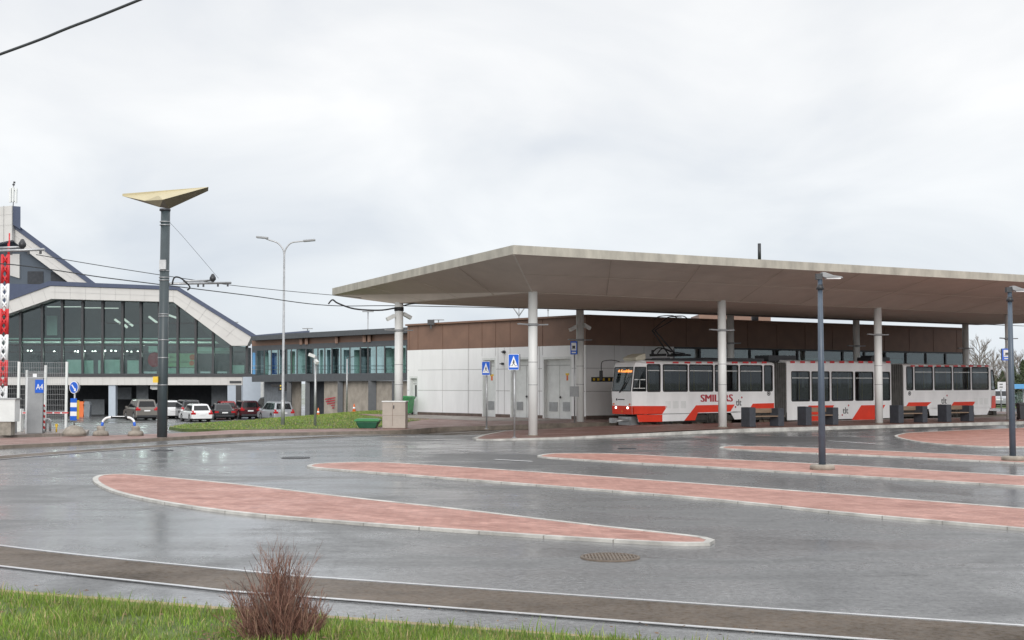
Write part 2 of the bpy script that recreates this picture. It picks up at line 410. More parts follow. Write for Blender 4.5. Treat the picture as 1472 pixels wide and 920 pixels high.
M['tube_light'] = emit_mat('strip_light', (1, .95, .86), .75)
M['blue'] = mat('sign_blue', (.012, .115, .60), .35, var=.08)
M['sign_white'] = mat('sign_white', (.82, .83, .84), .4, var=.04)
M['red'] = mat('signal_red', (.58, .025, .03), .4, var=.12)
M['yellow'] = mat('yellow', (.75, .50, .04), .5, var=.15)
M['orange'] = mat('orange', (.70, .16, .04), .5)
M['bin_green'] = mat('bin_green', (.045, .24, .085), .4, var=.15)
M['bin_dark'] = mat('bin_dark_green', (.018, .10, .055), .4, var=.2)
M['cabinet'] = mat('beige_cabinet', (.40, .355, .31), .55, var=.1)
M['wood'] = mat('bench_wood', (.23, .16, .11), .55, var=.3, scale=6, stretch=(.3, 6, 6))
M['bench_dark'] = mat('bench_concrete', (.045, .05, .062), .6, var=.25, scale=5)
M['stone'] = mat('rough_concrete', (.30, .27, .23), .85, var=.35, scale=5, bump=.5, bscale=20)
M['tyre'] = mat('tyre', (.02, .02, .021), .8)
M['rim'] = mat('alloy', (.40, .41, .42), .35, metal=.8)
M['taillight'] = mat('taillight', (.45, .015, .02), .2, var=.2)
M['wire'] = mat('wire', (.05, .055, .06), .5, metal=.3)
M['bark'] = mat('bare_bark', (.20, .165, .14), .9, var=.3)
M['needles'] = mat('conifer_needles', (.055, .075, .032), .85, var=.4, scale=1.0)
M['roofblue'] = mat('sky_blue_roof', (.10, .33, .62), .5)
# ------------------------------------------------------------------ sky, sun, camera
world = bpy.data.worlds.new("World"); scene.world = world; world.use_nodes = True
nt = world.node_tree; L = nt.links.new
bg = nt.nodes['Background']; bg.inputs['Strength'].default_value = .1
sky = nt.nodes.new('ShaderNodeTexSky'); sky.sky_type = 'NISHITA'; sky.sun_disc = False
SUN_EL, SUN_AZ = math.radians(22), math.radians(178)         # low behind the viewer
sky.sun_elevation = SUN_EL; sky.sun_rotation = SUN_AZ
tc = nt.nodes.new('ShaderNodeTexCoord')
sp = nt.nodes.new('ShaderNodeSeparateXYZ'); L(tc.outputs['Generated'], sp.inputs[0])
den = N_(nt, 'ShaderNodeMath', operation='ADD'); L(sp.outputs['Z'], den.inputs[0]); den.inputs[1].default_value = .38
dn2 = N_(nt, 'ShaderNodeMath', operation='MAXIMUM'); L(den.outputs[0], dn2.inputs[0]); dn2.inputs[1].default_value = .08
dv = N_(nt, 'ShaderNodeVectorMath', operation='DIVIDE'); L(tc.outputs['Generated'], dv.inputs[0])
cmb = nt.nodes.new('ShaderNodeCombineXYZ')
for i in range(3): L(dn2.outputs[0], cmb.inputs[i])
L(cmb.outputs[0], dv.inputs[1])
cn = N_(nt, 'ShaderNodeTexNoise', Scale=2.3, Detail=7.0, Roughness=.5, Distortion=.5); L(dv.outputs[0], cn.inputs['Vector'])
cloud = ramp(nt, cn.outputs['Fac'], [(.30, (.75, .775, .815)), (.46, (.86, .87, .885)), (.64, (.975, .972, .968))])
hz = ramp(nt, sp.outputs['Z'], [(0.0, (.76, .82, .885)), (.09, (.84, .875, .915)), (.21, (.955, .96, .965)), (.36, (.95, .95, .95)), (1.0, (1.9, 1.9, 1.9))])
cl = mixc(nt, cloud, hz, 1.0, 'MULTIPLY')
sc10 = N_(nt, 'ShaderNodeVectorMath', operation='SCALE'); L(cl, sc10.inputs[0]); sc10.inputs['Scale'].default_value = 8.6
fin = mixc(nt, sky.outputs[0], sc10.outputs[0], .95)
L(fin, bg.inputs['Color'])
sl = bpy.data.lights.new('sun', 'SUN'); sl.energy = 1.5; sl.angle = math.radians(32); sl.color = (1, .97, .93)
so = bpy.data.objects.new('sun', sl); COL.objects.link(so)
sd = Vector((math.sin(SUN_AZ) * math.cos(SUN_EL), math.cos(SUN_AZ) * math.cos(SUN_EL), math.sin(SUN_EL)))
so.rotation_euler = (-sd).to_track_quat('-Z', 'Y').to_euler(); so.location = sd * 60
cam = bpy.data.cameras.new('camera'); co = bpy.data.objects.new('camera', cam); COL.objects.link(co)
cam.sensor_width = 36; cam.lens = 36 * F / 1472; cam.clip_end = 6000; cam.clip_start = .1
co.location = EYE; co.rotation_euler = (math.pi / 2 + PITCH, 0, 0)
scene.camera = co
scene.view_settings.view_transform = 'Standard'; scene.view_settings.look = 'None'
scene.view_settings.gamma = 1; scene.view_settings.use_curve_mapping = False
scene.view_settings.exposure = 0.36
scene.cycles.sample_clamp_indirect = 3.0; scene.cycles.max_bounces = 8; scene.cycles.transparent_max_bounces = 12; scene.cycles.use_denoising = True

# ------------------------------------------------------------------ ground
def axis(lo, hi, step, far):
    a = [-q for q in far[::-1]]; q = lo
    while q <= hi + 1e-6: a.append(q); q += step
    return a + far
xs = axis(-90, 90, 2.0, [110, 150, 250, 500, 1200, 3500]); ys = axis(-30, 150, 2.0, [170, 220, 350, 700, 1500, 3500])
ys[:6] = [-3500, -1500, -600, -250, -100, -50]
mb = MB(); nx = len(xs)
mb.v = [Vector((x, y, g(x, y))) for y in ys for x in xs]
mb.f = [(j * nx + i, j * nx + i + 1, (j + 1) * nx + i + 1, (j + 1) * nx + i) for j in range(len(ys) - 1) for i in range(nx - 1)]
mb.m = [0] * len(mb.f); mb.s = [True] * len(mb.f)
tag(mb.build('ground', M['asphalt'], recalc=False), kind='structure')
G = lambda dz: (lambda x, y: g(x, y) + dz)

# islands: kerb ring and red paving
def island(px, z=.042, kw=.115, k=8):
    pts = [P(x, y, z) for x, y in px]
    out = spline(pts, k, True)
    a = sum(out[i].x * out[(i + 1) % len(out)].y - out[(i + 1) % len(out)].x * out[i].y for i in range(len(out)))
    if a < 0: out = out[::-1]
    rs = [out[0]]; acc = 0; k_ = 0                      # kerb stones of about a metre with dark joints between
    for a, b in zip(out, out[1:] + out[:1]):
        ln = (b - a).length; s = 0
        while acc + (ln - s) >= .33:
            s += .33 - acc; acc = 0; rs.append(lerp(a, b, s / ln)); k_ += 1
            if k_ % 3 == 0 and s + .022 < ln: s += .022; rs.append(lerp(a, b, s / ln))
        acc += ln - s
    out = rs
    inn = offset_line(out, kw, True)
    kb = strip('island_kerb', out, inn, G(z), M['kerb'], True, depth=.14)
    kb.data.materials.append(M['kerb_joint'])
    for f in kb.data.polygons:
        if min((kb.data.vertices[f.vertices[i]].co - kb.data.vertices[f.vertices[i - 1]].co).length for i in range(4)) < .03: f.material_index = 1
    tag(kb, kind='structure')
    tag(sheet('island_paving', [(p.x, p.y) for p in inn], G(z - .006), M['paving']), kind='structure')
island([(133, 688), (143, 682.5), (165, 681), (200, 682), (340, 695), (500, 713.5), (653, 730), (840, 752), (960, 765), (1015, 771.5), (1028, 776), (1016, 780.5), (985, 780.3), (941, 779), (738, 767), (500, 750), (340, 736), (238, 722), (170, 708), (142, 697)])
island([(441, 669.5), (455, 666), (500, 664), (554, 664.2), (653, 670), (840, 682.5), (1000, 694), (1223, 710.7), (1472, 730), (1750, 752), (1790, 765), (1750, 787), (1472, 759.5), (1223, 737.5), (1000, 715), (738, 694), (500, 675.8), (455, 672)])
island([(772, 655.5), (785, 652.3), (812, 651.2), (890, 652), (1000, 657.5), (1200, 667.5), (1472, 683.5), (1800, 703), (1830, 711), (1800, 722), (1472, 698.5), (1200, 682), (1000, 669.6), (874, 662.8), (792, 657.5)])
island([(1034, 643), (1046, 641), (1080, 641), (1130, 642), (1300, 649), (1472, 657.3), (1800, 674), (1815, 679), (1800, 684), (1472, 665.3), (1300, 656.5), (1116, 648.6), (1050, 645)])
island([(1286, 627), (1295, 623.5), (1320, 621), (1472, 614.5), (1700, 605), (1740, 612), (1720, 640), (1640, 645), (1472, 642), (1415, 641.5), (1340, 637), (1304, 632)])

# tram track: brown infill and two rails on the loop
inner = [(24, 4.2), (14, 7.45), (8.5, 9.5), (4.44, 11.15), (1.75, 12.27), (-1.76, 13.78), (-2.79, 14.28), (-6.63, 16.67), (-10.6, 20.2), (-13.2, 24.7), (-14.4, 30), (-13.9, 35.3), (-12.0, 40.5), (-9.2, 45.6), (-6.2, 50.2), (-3.4, 53.9)]
inner += [tuple(UN(u, 6.2)[:2]) for u in (2.5, 7, 12, 20, 30, 45, 62)]
lineA = spline([Vector((x, y, 0)) for x, y in inner], 8)
lineB = offset_line(lineA, 1.12)            # towards the verge
tag(strip('track_infill', offset_line(lineA, .05), offset_line(lineA, 1.07), G(.014), M['trackbed']), kind='structure')
for d in (0.0, 1.12):
    tag(strip('tram_rail', offset_line(lineA, d - .03), offset_line(lineA, d + .03), G(.020), M['rail'], depth=.006), kind='structure')
# brown paved lane under the roof
lane = [UN(-1.5, 4.2), UN(1.5, 4.55), UN(46, 4.55), UN(46, 8.0), UN(2, 8.0), UN(-1.5, 7.2)]
tag(sheet('tram_lane', [(p.x, p.y) for p in lane], G(.008), M['trackbed']), kind='structure')

# pavements
def walk_h(x, y):
    u, n = un_of(x, y)
    return g0(x, y) + .11 + .06 * sm((u - 3) / 4)
kerbpx = [(-260, 668), (-120, 654), (0, 645.5), (100, 640.5), (200, 635.5), (340, 627.8), (440, 625.4), (500, 624), (560, 622.6)]
front = [P(x, y, 0) for x, y in kerbpx] + [Vector((-4.3, 55.0, 0)), UN(.6, 7.95), UN(4, 7.95), UN(10, 7.95), UN(20, 7.95), UN(46, 7.95)]
fl = spline(front, 5)
back = [UN(46, 12.4), UN(11.5, 12.4), Vector((-6.6, 79.2, 0)), Vector((-9.5, 80, 0)), P(578, 604, .1), P(545, 612, .11), P(440, 616.5, .11), P(331, 618, .11), P(242, 623, .11), P(100, 627, .11), P(0, 629.5, .11), P(-150, 636, .11), P(-260, 642, .11)]
ofs = offset_line(fl, .16)
tag(sheet('pavement', [(p.x, p.y) for p in ofs] + [(p.x, p.y) for p in back], lambda x, y: walk_h(x, y) - .006, M['walk'], skirt=.25), kind='structure')
tag(strip('pavement_kerb', fl, ofs, walk_h, M['kerb_dark'], depth=.4), kind='structure')
# grey slab path in front of the white wall
pth = [P(583, 601.5, .11), P(640, 604, .11), P(697, 606.5, .11), P(760, 606.8, .11), UN(10.6, 12.3), Vector((-6.5, 78.8, 0)), Vector((-8.2, 79.2, 0))]
tag(sheet('slab_path', [(p.x, p.y) for p in pth], lambda x, y: walk_h(x, y) + .004, M['slab']), kind='structure')
# front platform with the first row of columns
def plat_h(x, y):
    u, n = un_of(x, y)
    return -.0 + .15 * sm((u + 1) / 9)
pf = [UN(1.5, 4.5), UN(-1.2, 1.9), UN(-3.1, -.5), UN(-3.35, -1.2), UN(-3.0, -1.72), UN(0, -1.9), UN(10, -1.75), UN(46, -1.75), UN(46, 4.5), UN(20, 4.5)]
pin = offset_line(pf, .17, True)
tag(strip('platform_kerb', pf, pin, plat_h, M['kerb'], True, depth=.3), kind='structure')
tag(sheet('platform_paving', [(p.x, p.y) for p in pin], lambda x, y: plat_h(x, y) - .005, M['walk']), kind='structure')
# lawn by the car park
lawn = [P(243, 614.3, .1), P(266, 610, .1), Vector((-14.2, 71, 0)), Vector((-14.8, 80, 0)), Vector((-14.6, 90, 0)), Vector((-12.8, 96.5, 0)), Vector((-9.0, 92.5, 0)), Vector((-7.2, 79.5, 0)), P(640, 602.3, .1), P(590, 606, .1), P(572, 613, .1), P(516, 616, .1), P(440, 616.5, .11), P(331, 617.6, .11), P(262, 617, .1)]
def lawn_h(x, y): return g0(x, y) + .118 + 0
tag(sheet('lawn', [(p.x, p.y) for p in lawn], lawn_h, M['turf'], skirt=.3), kind='structure')
# barrier island at the car park entrance
bi = [P(-200, 632, .12), P(0, 620, .12), P(60, 618, .12), P(128, 619, .12), P(124, 623.5, .12), P(60, 625, .12), P(0, 627.5, .12), P(-200, 641, .12)]
tag(sheet('entrance_island', [(p.x, p.y) for p in bi], lambda x, y: g0(x, y) + .16, M['slab'], skirt=.3), kind='structure')

# painted lines on the wet asphalt
def paint(px0, px1, w=.10):
    a, b = P(*px0), P(*px1); d = (b - a).normalized(); s = Vector((-d.y, d.x, 0)) * w / 2
    ob = sheet('road_marking', [tuple((q)[:2]) for q in (a - s, b - s, b + s, a + s)], G(.016), M['sign_white'])
    tag(ob, kind='structure')
paint((1036, 640.3), (1078, 642)); paint((1190, 634), (1258, 638.4)); paint((711, 661), (765, 664))

# foreground verge
edge = [P(x, y, .05) for x, y in ((-420, 812), (-200, 828), (0, 847), (170, 860), (340, 874), (530, 889), (724, 904), (860, 914), (1000, 926), (1250, 945), (1700, 980))]
ed = spline(edge, 4)
tag(strip('verge_edging', ed, offset_line(ed, -.11), G(.05), M['earth'], depth=.12), kind='structure')
e2 = offset_line(ed, -.11)
def verge_h(x, y): return g(x, y) + .045 + .05 * sm((12.4 - y) / 6)
tag(sheet('verge_soil', [(p.x, p.y) for p in e2] + [(14, 4), (14, -8), (-14, -8), (-16, 10)], verge_h, M['turf'], step=1.0), kind='structure')

def blade_mat():
    m, nt, b = newmat('grass_blade'); L = nt.links.new
    geo = nt.nodes.new('ShaderNodeNewGeometry')
    c = ramp(nt, geo.outputs['Random Per Island'], [(0, (.085, .13, .02)), (.4, (.15, .27, .03)), (.74, (.24, .37, .05)), (.84, (.34, .35, .13)), (.93, (.44, .37, .20)), (1, (.40, .31, .18))])
    nz = N_(nt, 'ShaderNodeTexNoise', Scale=1.6, Detail=4.0); L(geo.outputs['Position'], nz.inputs['Vector'])
    c = mixc(nt, c, ramp(nt, nz.outputs['Fac'], [(.32, (.72, .66, .6)), (.62, (1.1, 1.1, 1.0))]), 1.0, 'MULTIPLY')
    L(c, b.inputs['Base Color']); b.inputs['Roughness'].default_value = .55
    b.inputs['Transmission Weight'].default_value = 0
    return m
M['blade'] = blade_mat()
def inside(poly, x, y):
    r = False; j = len(poly) - 1
    for i in range(len(poly)):
        if (poly[i][1] > y) != (poly[j][1] > y) and x < (poly[j][0] - poly[i][0]) * (y - poly[i][1]) / (poly[j][1] - poly[i][1]) + poly[i][0]: r = not r
        j = i
    return r
def blades(name, poly, count, hmin, hmax, w, hf, rnd, clump=None):
    x0, x1 = min(p[0] for p in poly), max(p[0] for p in poly); y0, y1 = min(p[1] for p in poly), max(p[1] for p in poly)
    v = []; f = []; n = 0
    while n < count:
        x, y = rnd.uniform(x0, x1), rnd.uniform(y0, y1)
        if not inside(poly, x, y): continue
        c = .6 + .45 * math.sin(x * 2.1 + 1.3 * math.sin(y * 3.1)) * math.cos(y * 1.7 + x) + .25 * math.sin(x * 7.3) * math.sin(y * 6.1)
        if clump and (rnd.random() > .45 + .55 * c or ((x + 3.3) / .42) ** 2 + ((y - 11.25) / .16) ** 2 < rnd.uniform(.3, 1.3)): continue
        n += 1
        h = rnd.uniform(hmin, hmax) * (.45 + .65 * max(0, c)); a = rnd.uniform(0, 6.283); le = rnd.uniform(.05, .6) * h
        dx, dy = math.cos(a), math.sin(a); q = rnd.uniform(0, 6.283); wx, wy = math.cos(q) * w, math.sin(q) * w
        z = hf(x, y) - .01; o = len(v)
        v += [(x - wx, y - wy, z), (x + wx, y + wy, z), (x + dx * le * .3 + wx * .7, y + dy * le * .3 + wy * .7, z + h * .55), (x + dx * le * .3 - wx * .7, y + dy * le * .3 - wy * .7, z + h * .55), (x + dx * le, y + dy * le, z + h)]
        f += [(o, o + 1, o + 2, o + 3), (o + 3, o + 2, o + 4)]
    me = bpy.data.meshes.new(name); me.from_pydata(v, [], f); me.materials.append(M['blade'])
    o = bpy.data.objects.new(name, me); COL.objects.link(o)
    return tag(o, kind='stuff')
rg_ = random.Random(3)
vp = [(p.x, p.y - .09 - .05 * math.sin(p.x * 5)) for p in e2 if -9 < p.x < 4] + [(4, 9.3), (-7, 9.3)]
tag(blades('verge_grass', vp, 64000, .035, .105, .0026, verge_h, rg_, True), 'rough green grass growing along the kerb in the foreground', 'grass')
vq = [(p.x, p.y) for p in e2] + [(12, 4), (-13, 4)]
tag(blades('verge_grass', vq, 26000, .06, .15, .006, verge_h, rg_), 'thinner green grass on the verge beyond the foreground clumps', 'grass')
tag(blades('lawn_grass', [(p.x, p.y) for p in lawn], 26000, .04, .08, .016, lawn_h, rg_), 'mown grass on the low mound beside the car park', 'grass')

# drain grate and covers
def grate(px, py, r, label, name='drain_grate', bars=True):
    p = PT(px, py); t = thing(name, (p.x, p.y, g(p.x, p.y) + .006), label, 'drain cover')
    mb = MB(); mb.lathe([(r, -.03), (r, .012), (r * .90, .014), (r * .90, .002)], n=28); mb.build('ring', M['rust' if bars else 'dark'], t)
    mb = MB(); mb.lathe([(r * .9, -.03), (r * .9, .0)], n=28); mb.build('pit', M['black'], t)
    if bars:
        mb = MB()
        for i in range(-7, 8):
            x = i * r * .115; hh = math.sqrt(max(0, (r * .9) ** 2 - x * x))
            if hh > .05: mb.bb(x - r * .03, x + r * .03, -hh, hh, -.01, .012)
        for y in (-.45, 0, .45): mb.bb(-r * .9 * math.sqrt(1 - y * y), r * .9 * math.sqrt(1 - y * y), y * r - .012, y * r + .012, -.012, .010)
        mb.build('bars', M['rust'], t)
    else:
        mb = MB(); mb.lathe([(r * .88, -.01), (r * .88, .008)], n=28)
        for i in range(-3, 4): mb.bb(i * r * .2 - .02, i * r * .2 + .02, -r * .5, r * .5, 0, .012)
        mb.build('lid', M['dark'], t)
grate(877, 802, .36, 'round slotted iron drain grate in the near lane below the long island')
grate(425, 658.5, .40, 'dark round manhole lid at the left tip of the second island', 'manhole_cover', False)
grate(233, 648, .34, 'dark manhole lid in the lane below the tall green pole', 'manhole_cover', False)
grate(901, 645, .3, 'small manhole lid in the lane beyond the third island', 'manhole_cover', False)
# ------------------------------------------------------------------ canopy
C1 = Vector((.05, 46.06, 6.71)); C2 = Vector((-8.68, 62.0, 6.32))
C4 = C1 + Vector((.877, .48, 0)).normalized() * 46; C3 = C2 + U * 47 + Vector((1, 0, .25))
TH = .33; ZS = 5.69
S1 = UN(-.1, -.1, ZS); S2 = Vector((-5.35, 58.15, ZS)); S3 = S2 + U * 41; S4 = UN(40.5, -.1, ZS)
can = thing('station_canopy', (F1.x, F1.y, 0), 'long concrete station canopy with sloped brown underside on white round columns', 'canopy')
mb = MB()
up = Vector((0, 0, TH)); ri = Vector((0, 0, .5))
outer = [C1, C4, C3, C2]; inn = [S1, S4, S3, S2]
for i in range(4):
    j = (i + 1) % 4
    mb.quad(outer[i], outer[j], inn[j], inn[i], m=1)
    mb.quad(outer[i], outer[j], outer[j] + up, outer[i] + up, m=0)
mb.quad(*inn, m=1)
cen = sum(outer, Vector()) / 4
tops = [o + up for o in outer]; ti = [o + (Vector((cen.x, cen.y, o.z)) - o).normalized() * 1.2 + up * .55 for o in outer]
for i in range(4): mb.quad(tops[i], tops[(i + 1) % 4], ti[(i + 1) % 4], ti[i], m=0)
mb.quad(*ti, m=0)
dn = Vector((0, 0, -.004))
for t in (.25, .5, .75): mb.bar(lerp(C1, C2, t) + dn, lerp(S1, S2, t) + dn, .025, .012, 2)
for t in [i / 11 for i in range(1, 11)]: mb.bar(lerp(C1, C4, t) + dn, lerp(S1, S4, t) + dn, .02, .008, 2)
mb.bar(lerp(C1, S1, .5) + dn, lerp(C4, S4, .5) + dn, .02, .008, 2)
mb.bar(lerp(C1, S1, .02) + dn, S1 + dn, .045, .03, 3)
mb.bar(lerp(C2, S2, .02) + dn, S2 + dn, .04, .02, 2)
mb.build('roof', [M['fascia'], M['soffit'], M['soffit_joint'], M['hip']], can, world=True)
# fascia joints and drip edge
mb = MB(); mb.bar(S1 + Vector((0, 0, -.015)), S4 + Vector((0, 0, -.015)), .03, .02); mb.bar(S1 + Vector((0, 0, -.015)), S2 + Vector((0, 0, -.015)), .03, .02)
mb.build('soffit_trim', M['soffit_joint'], can, world=True)
def column(base, r, lamp=True, cams=0, zl=4.4):
    b = Vector(base) - can.location; top = ZS + .02
    mb = MB(); mb.tube([(b.x, b.y, b.z - .3), (b.x, b.y, top)], r, 24)
    c = mb.build('column', M['column'], can)
    c['label'] = 'white round column'
    MB().lathe([(r + .05, b.z - .02), (r + .05, b.z + .012), (r + .012, b.z + .03)], (b.x, b.y, 0), 20).build('base_ring', M['kerb_dark'], c)
    mb = MB(); mb.lathe([(r + .03, zl - .05), (r + .03, zl + .05)], (b.x, b.y, 0), 20)
    for s in (-1, 1):
        a = Vector((b.x, b.y, zl)) + U * s * .15; e = a + U * s * .55 + Vector((0, 0, .02))
        mb.bar(a, e, .12, .05)
    mb.build('light_bracket', M['grey'], c)
    for q in range(cams):
        s = 1 if q == 0 else -1
        p = Vector((b.x, b.y, zl + .25 + .1 * (q == 0) + .35)) + U * s * .33
        mb = MB(); mb.bar(Vector((b.x, b.y, p.z - .05)), p, .05, .05); mb.bar(p - U * .1 * s + Vector((0, 0, .06)), p + U * s * .28 + Vector((0, 0, -.12)), .16, .16)
        mb.build('camera', M['lightgrey'], c)
    for z in (2.0, 2.9): MB().lathe([(r + .006, z), (r + .006, z + .025)], (b.x, b.y, 0), 20).build('strap', M['grey'], c)
for i in range(5):
    q = UN(10 * i, 0); column((q.x, q.y, plat_h(q.x, q.y)), .185)
B1 = Vector((-5.1, 58.0, .1))
backs = [B1] + [Vector(B1) + U * s for s in (10.07, 20.0, 29.7, 39.4)]
for i, q in enumerate(backs):
    column((q.x, q.y, .15), .19, cams=2 if i < 2 else 0, zl=4.2 if i else 4.45)
# cables fixed below the roof
mb = MB()
cb = Vector((-5.1, 58.0, 5.5)); a0 = D(472, 437, 57.4)
mb.tube(spline([a0, D(478, 431, 57.4), D(486, 436, 57.5), D(510, 444, 57.6), D(545, 446, 57.8), D(567, 443, 57.8), cb + Vector((0, -.1, -.02))], 6), .035, 6)
mb.tube(spline([cb, D(590, 437, 58), D(620, 434, 58.4)], 6), .03, 6)
mb.lathe([(.215, 5.33), (.215, 5.5)], (-5.1, 58, 0), 16)
tag(mb.build('cable_bundle', M['black']), 'sagging bundle of black cables tied to the left rear canopy column', 'cables')

# ------------------------------------------------------------------ white and brown hall
HA = Vector((3.87, 67.6, 0)); HB = Vector((-6.42, 78.9, 0)); HW = (HB - HA).normalized(); HL = (HB - HA).length
HN = Vector((-HW.y, HW.x, 0)); HN = HN if HN.y < 0 else -HN      # outward
ZR, ZB = 5.57, 4.075
hall = thing('station_hall', (HA.x, HA.y, .1), 'single storey hall with white panel walls and a brown upper band behind the platform', 'building')
mb = MB()
E = HA + U * 30.9
bk = [E, E + N * 16, HB + Vector((-.4, 16, 0)), HB]
def wallquad(mb, p, q, z0, z1, m, out=None, t=.12):
    """solid wall slab whose outer face runs from p to q"""
    d = (q - p).normalized(); nn = Vector((d.y, -d.x, 0))
    if out is not None and nn.dot(out) < 0: nn = -nn
    mb.prism([(p.x, p.y, z0), (q.x, q.y, z0), (q.x, q.y, z1), (p.x, p.y, z1)], -nn * t, m)
# openings on the left wall, measured along it from the corner
op = {}
for nm, xl, xr, yt in (('svc', 780, 821.5, 513), ('mid', 733.4, 773, 513.5), ('nar', 693, 712.5, 514.8), ('sml', 588.5, 600.5, 541)):
    s0, _ = onwall(xr, 560, HA, HW); s1, _ = onwall(xl, 560, HA, HW); _, zt = onwall((xl + xr) / 2, yt, HA, HW)
    op[nm] = (s0, s1, zt)
def hw(s, z=0): q = HA + HW * s; return Vector((q.x, q.y, z))
ss = [0.0]
for nm in ('svc', 'mid', 'nar', 'sml'):
    s0, s1, zt = op[nm]
    wallquad(mb, hw(ss[-1]), hw(s0), .05, ZB, 0, HN); wallquad(mb, hw(s0), hw(s1), zt, ZB, 0, HN); ss.append(s1)
wallquad(mb, hw(ss[-1]), hw(HL), .05, ZB, 0, HN)
# panel joints, 2 mm proud
for px in (636.5, 674, 640 + 33, 725, 716, 775.5, 600.8):
    s, _ = onwall(px, 520, HA, HW)
    if any(a - .02 < s < b + .02 for a, b, _ in op.values()): continue
    mb.bar(hw(s, .32) + HN * .001, hw(s, ZB) + HN * .001, .03, .008, 1, up=HW)
for nm in ('nar', 'mid', 'svc'):
    s0, s1, zt = op[nm]
    for s in (s0, s1): mb.bar(hw(s, zt + .1) + HN * .001, hw(s, ZB) + HN * .001, .03, .008, 1, up=HW)
edges = [0.0] + [x for nm in ('svc', 'mid', 'nar', 'sml') for x in op[nm][:2]] + [HL]
for i in range(0, len(edges), 2):
    for z in (2.86, 1.64): mb.bar(hw(edges[i] + .03, z) + HN * .001, hw(edges[i + 1] - .03, z) + HN * .001, .008, .03, 1)
mb.build('white_wall', [M['white'], M['joint']], hall, world=True)
mb = MB()
for i in range(0, len(edges), 2): mb.bar(hw(edges[i] + .01, .18) + HN * .012, hw(edges[i + 1] - .01, .18) + HN * .012, .03, .30)
mb.bar(HA + Vector((0, 0, .2)) - N * .012, E + Vector((0, 0, .2)) - N * .012, .03, .34)
mb.build('plinth', M['plinth'], hall, world=True)
mb = MB()
wallquad(mb, hw(0), hw(HL), ZB + .001, ZR, 0, HN)
for px in (588.5, 601, 636.5, 674, 693, 712.5, 733.4, 780, 836):
    s, _ = onwall(px, 480, HA, HW); mb.bar(hw(s, ZB + .02) + HN * .001, hw(s, ZR - .05) + HN * .001, .03, .008, 1, up=HW)
wallquad(mb, HA, E, ZB + .001, ZR, 0, -N)
for k in range(1, 14): q = HA + U * k * 2.3; mb.bar(Vector((q.x, q.y, ZB + .02)) - N * .001, Vector((q.x, q.y, ZR - .05)) - N * .001, .03, .008, 1, up=U)
wallquad(mb, E, E + N * 16, .1, ZR, 0, U)
mb.build('brown_band', [M['brown'], M['joint_b']], hall, world=True)
mb = MB(); co_ = .1
mb.bar(hw(-.05, ZR + .05) + HN * .02, hw(HL, ZR + .05) + HN * .02, .3, .10); mb.bar(HA + Vector((0, 0, ZR + .052)) - N * .02, E + Vector((0, 0, ZR + .052)) - N * .02, .3, .10)
mb.build('roof_edge', M['brown'], hall, world=True)
mb = MB(); mb.prism([(p.x, p.y, ZR - .25) for p in [HA - HW * -.15 + U * .15, E] + bk[1:]], (0, 0, .2)); mb.build('roof', M['roofing'], hall, world=True)
mb = MB(); wallquad(mb, bk[1], bk[2], .0, ZR, 0, N); wallquad(mb, bk[2], bk[3], -.3, ZR, 0, Vector((-1, 0, 0))); mb.build('rear_wall', M['concrete'], hall, world=True)
# platform side: white panels then a band of windows
sW = 6.0
mb = MB(); wallquad(mb, HA, HA + U * sW, .1, ZB, 0, -N)
for z in (2.86, 1.64): mb.bar(HA + U * .03 + Vector((0, 0, z)) - N * .001, HA + U * (sW - .03) + Vector((0, 0, z)) - N * .001, .008, .03, 1)
for k in (1.9, 3.9): q = HA + U * k; mb.bar(Vector((q.x, q.y, .36)) - N * .001, Vector((q.x, q.y, ZB)) - N * .001, .03, .008, 1, up=U)
wallquad(mb, HA + U * sW, E, .1, 1.1, 0, -N)
mb.build('platform_wall', [M['white'], M['joint']], hall, world=True)
q0 = sW; k = 0
while q0 < 30.4:
    q1 = min(q0 + 1.9, 30.9); a, b = HA + U * (q0 + .05), HA + U * (q1 - .05)
    mb = MB(); mb.prism([(a.x, a.y, 1.15), (b.x, b.y, 1.15), (b.x, b.y, ZB - .1), (a.x, a.y, ZB - .1)], N * .02)
    w = mb.build('window', M['glass'], hall, world=True)
    w.data.transform(Matrix.Translation(N * .06))
    mb = MB()
    for z in (1.13, ZB - .05): mb.bar(HA + U * q0 + Vector((0, 0, z)) + N * .05, HA + U * q1 + Vector((0, 0, z)) + N * .05, .1, .09)
    mb.bar(HA + U * q0 + Vector((0, 0, 1.2)) + N * .05, HA + U * q0 + Vector((0, 0, ZB - .1)) + N * .05, .10, .12, up=U)
    mb.build('frame', M['dark'], w, world=True)
    q0 = q1
# things seen in the waiting room: far glazing, posts
mb = MB(); a, b = HA + U * 1 + N * 15.2, E - U * .6 + N * 15.2
mb.prism([(a.x, a.y, 0), (b.x, b.y, 0), (b.x, b.y, .14), (a.x, a.y, .14)], -N * 14.5); mb.build('floor', M['garage_mid'], hall, world=True)
mb = MB()
for k in range(9):
    q = HA + U * (8 + k * 2.6) + N * 6; mb.bb(q.x - .2, q.x + .2, q.y - .2, q.y + .2, .15, 4.0)
mb.build('interior_posts', M['interior'], hall, world=True)
mb = MB()
for k in range(6): q = HA + U * (9 + k * 3.7) + N * 4; mb.bar(Vector((q.x, q.y, 3.3)), Vector((q.x, q.y, 3.3)) + U * 1.7, .3, .7, up=(0, 0, 1))
mb.build('interior_board', M['mint'], hall, world=True)
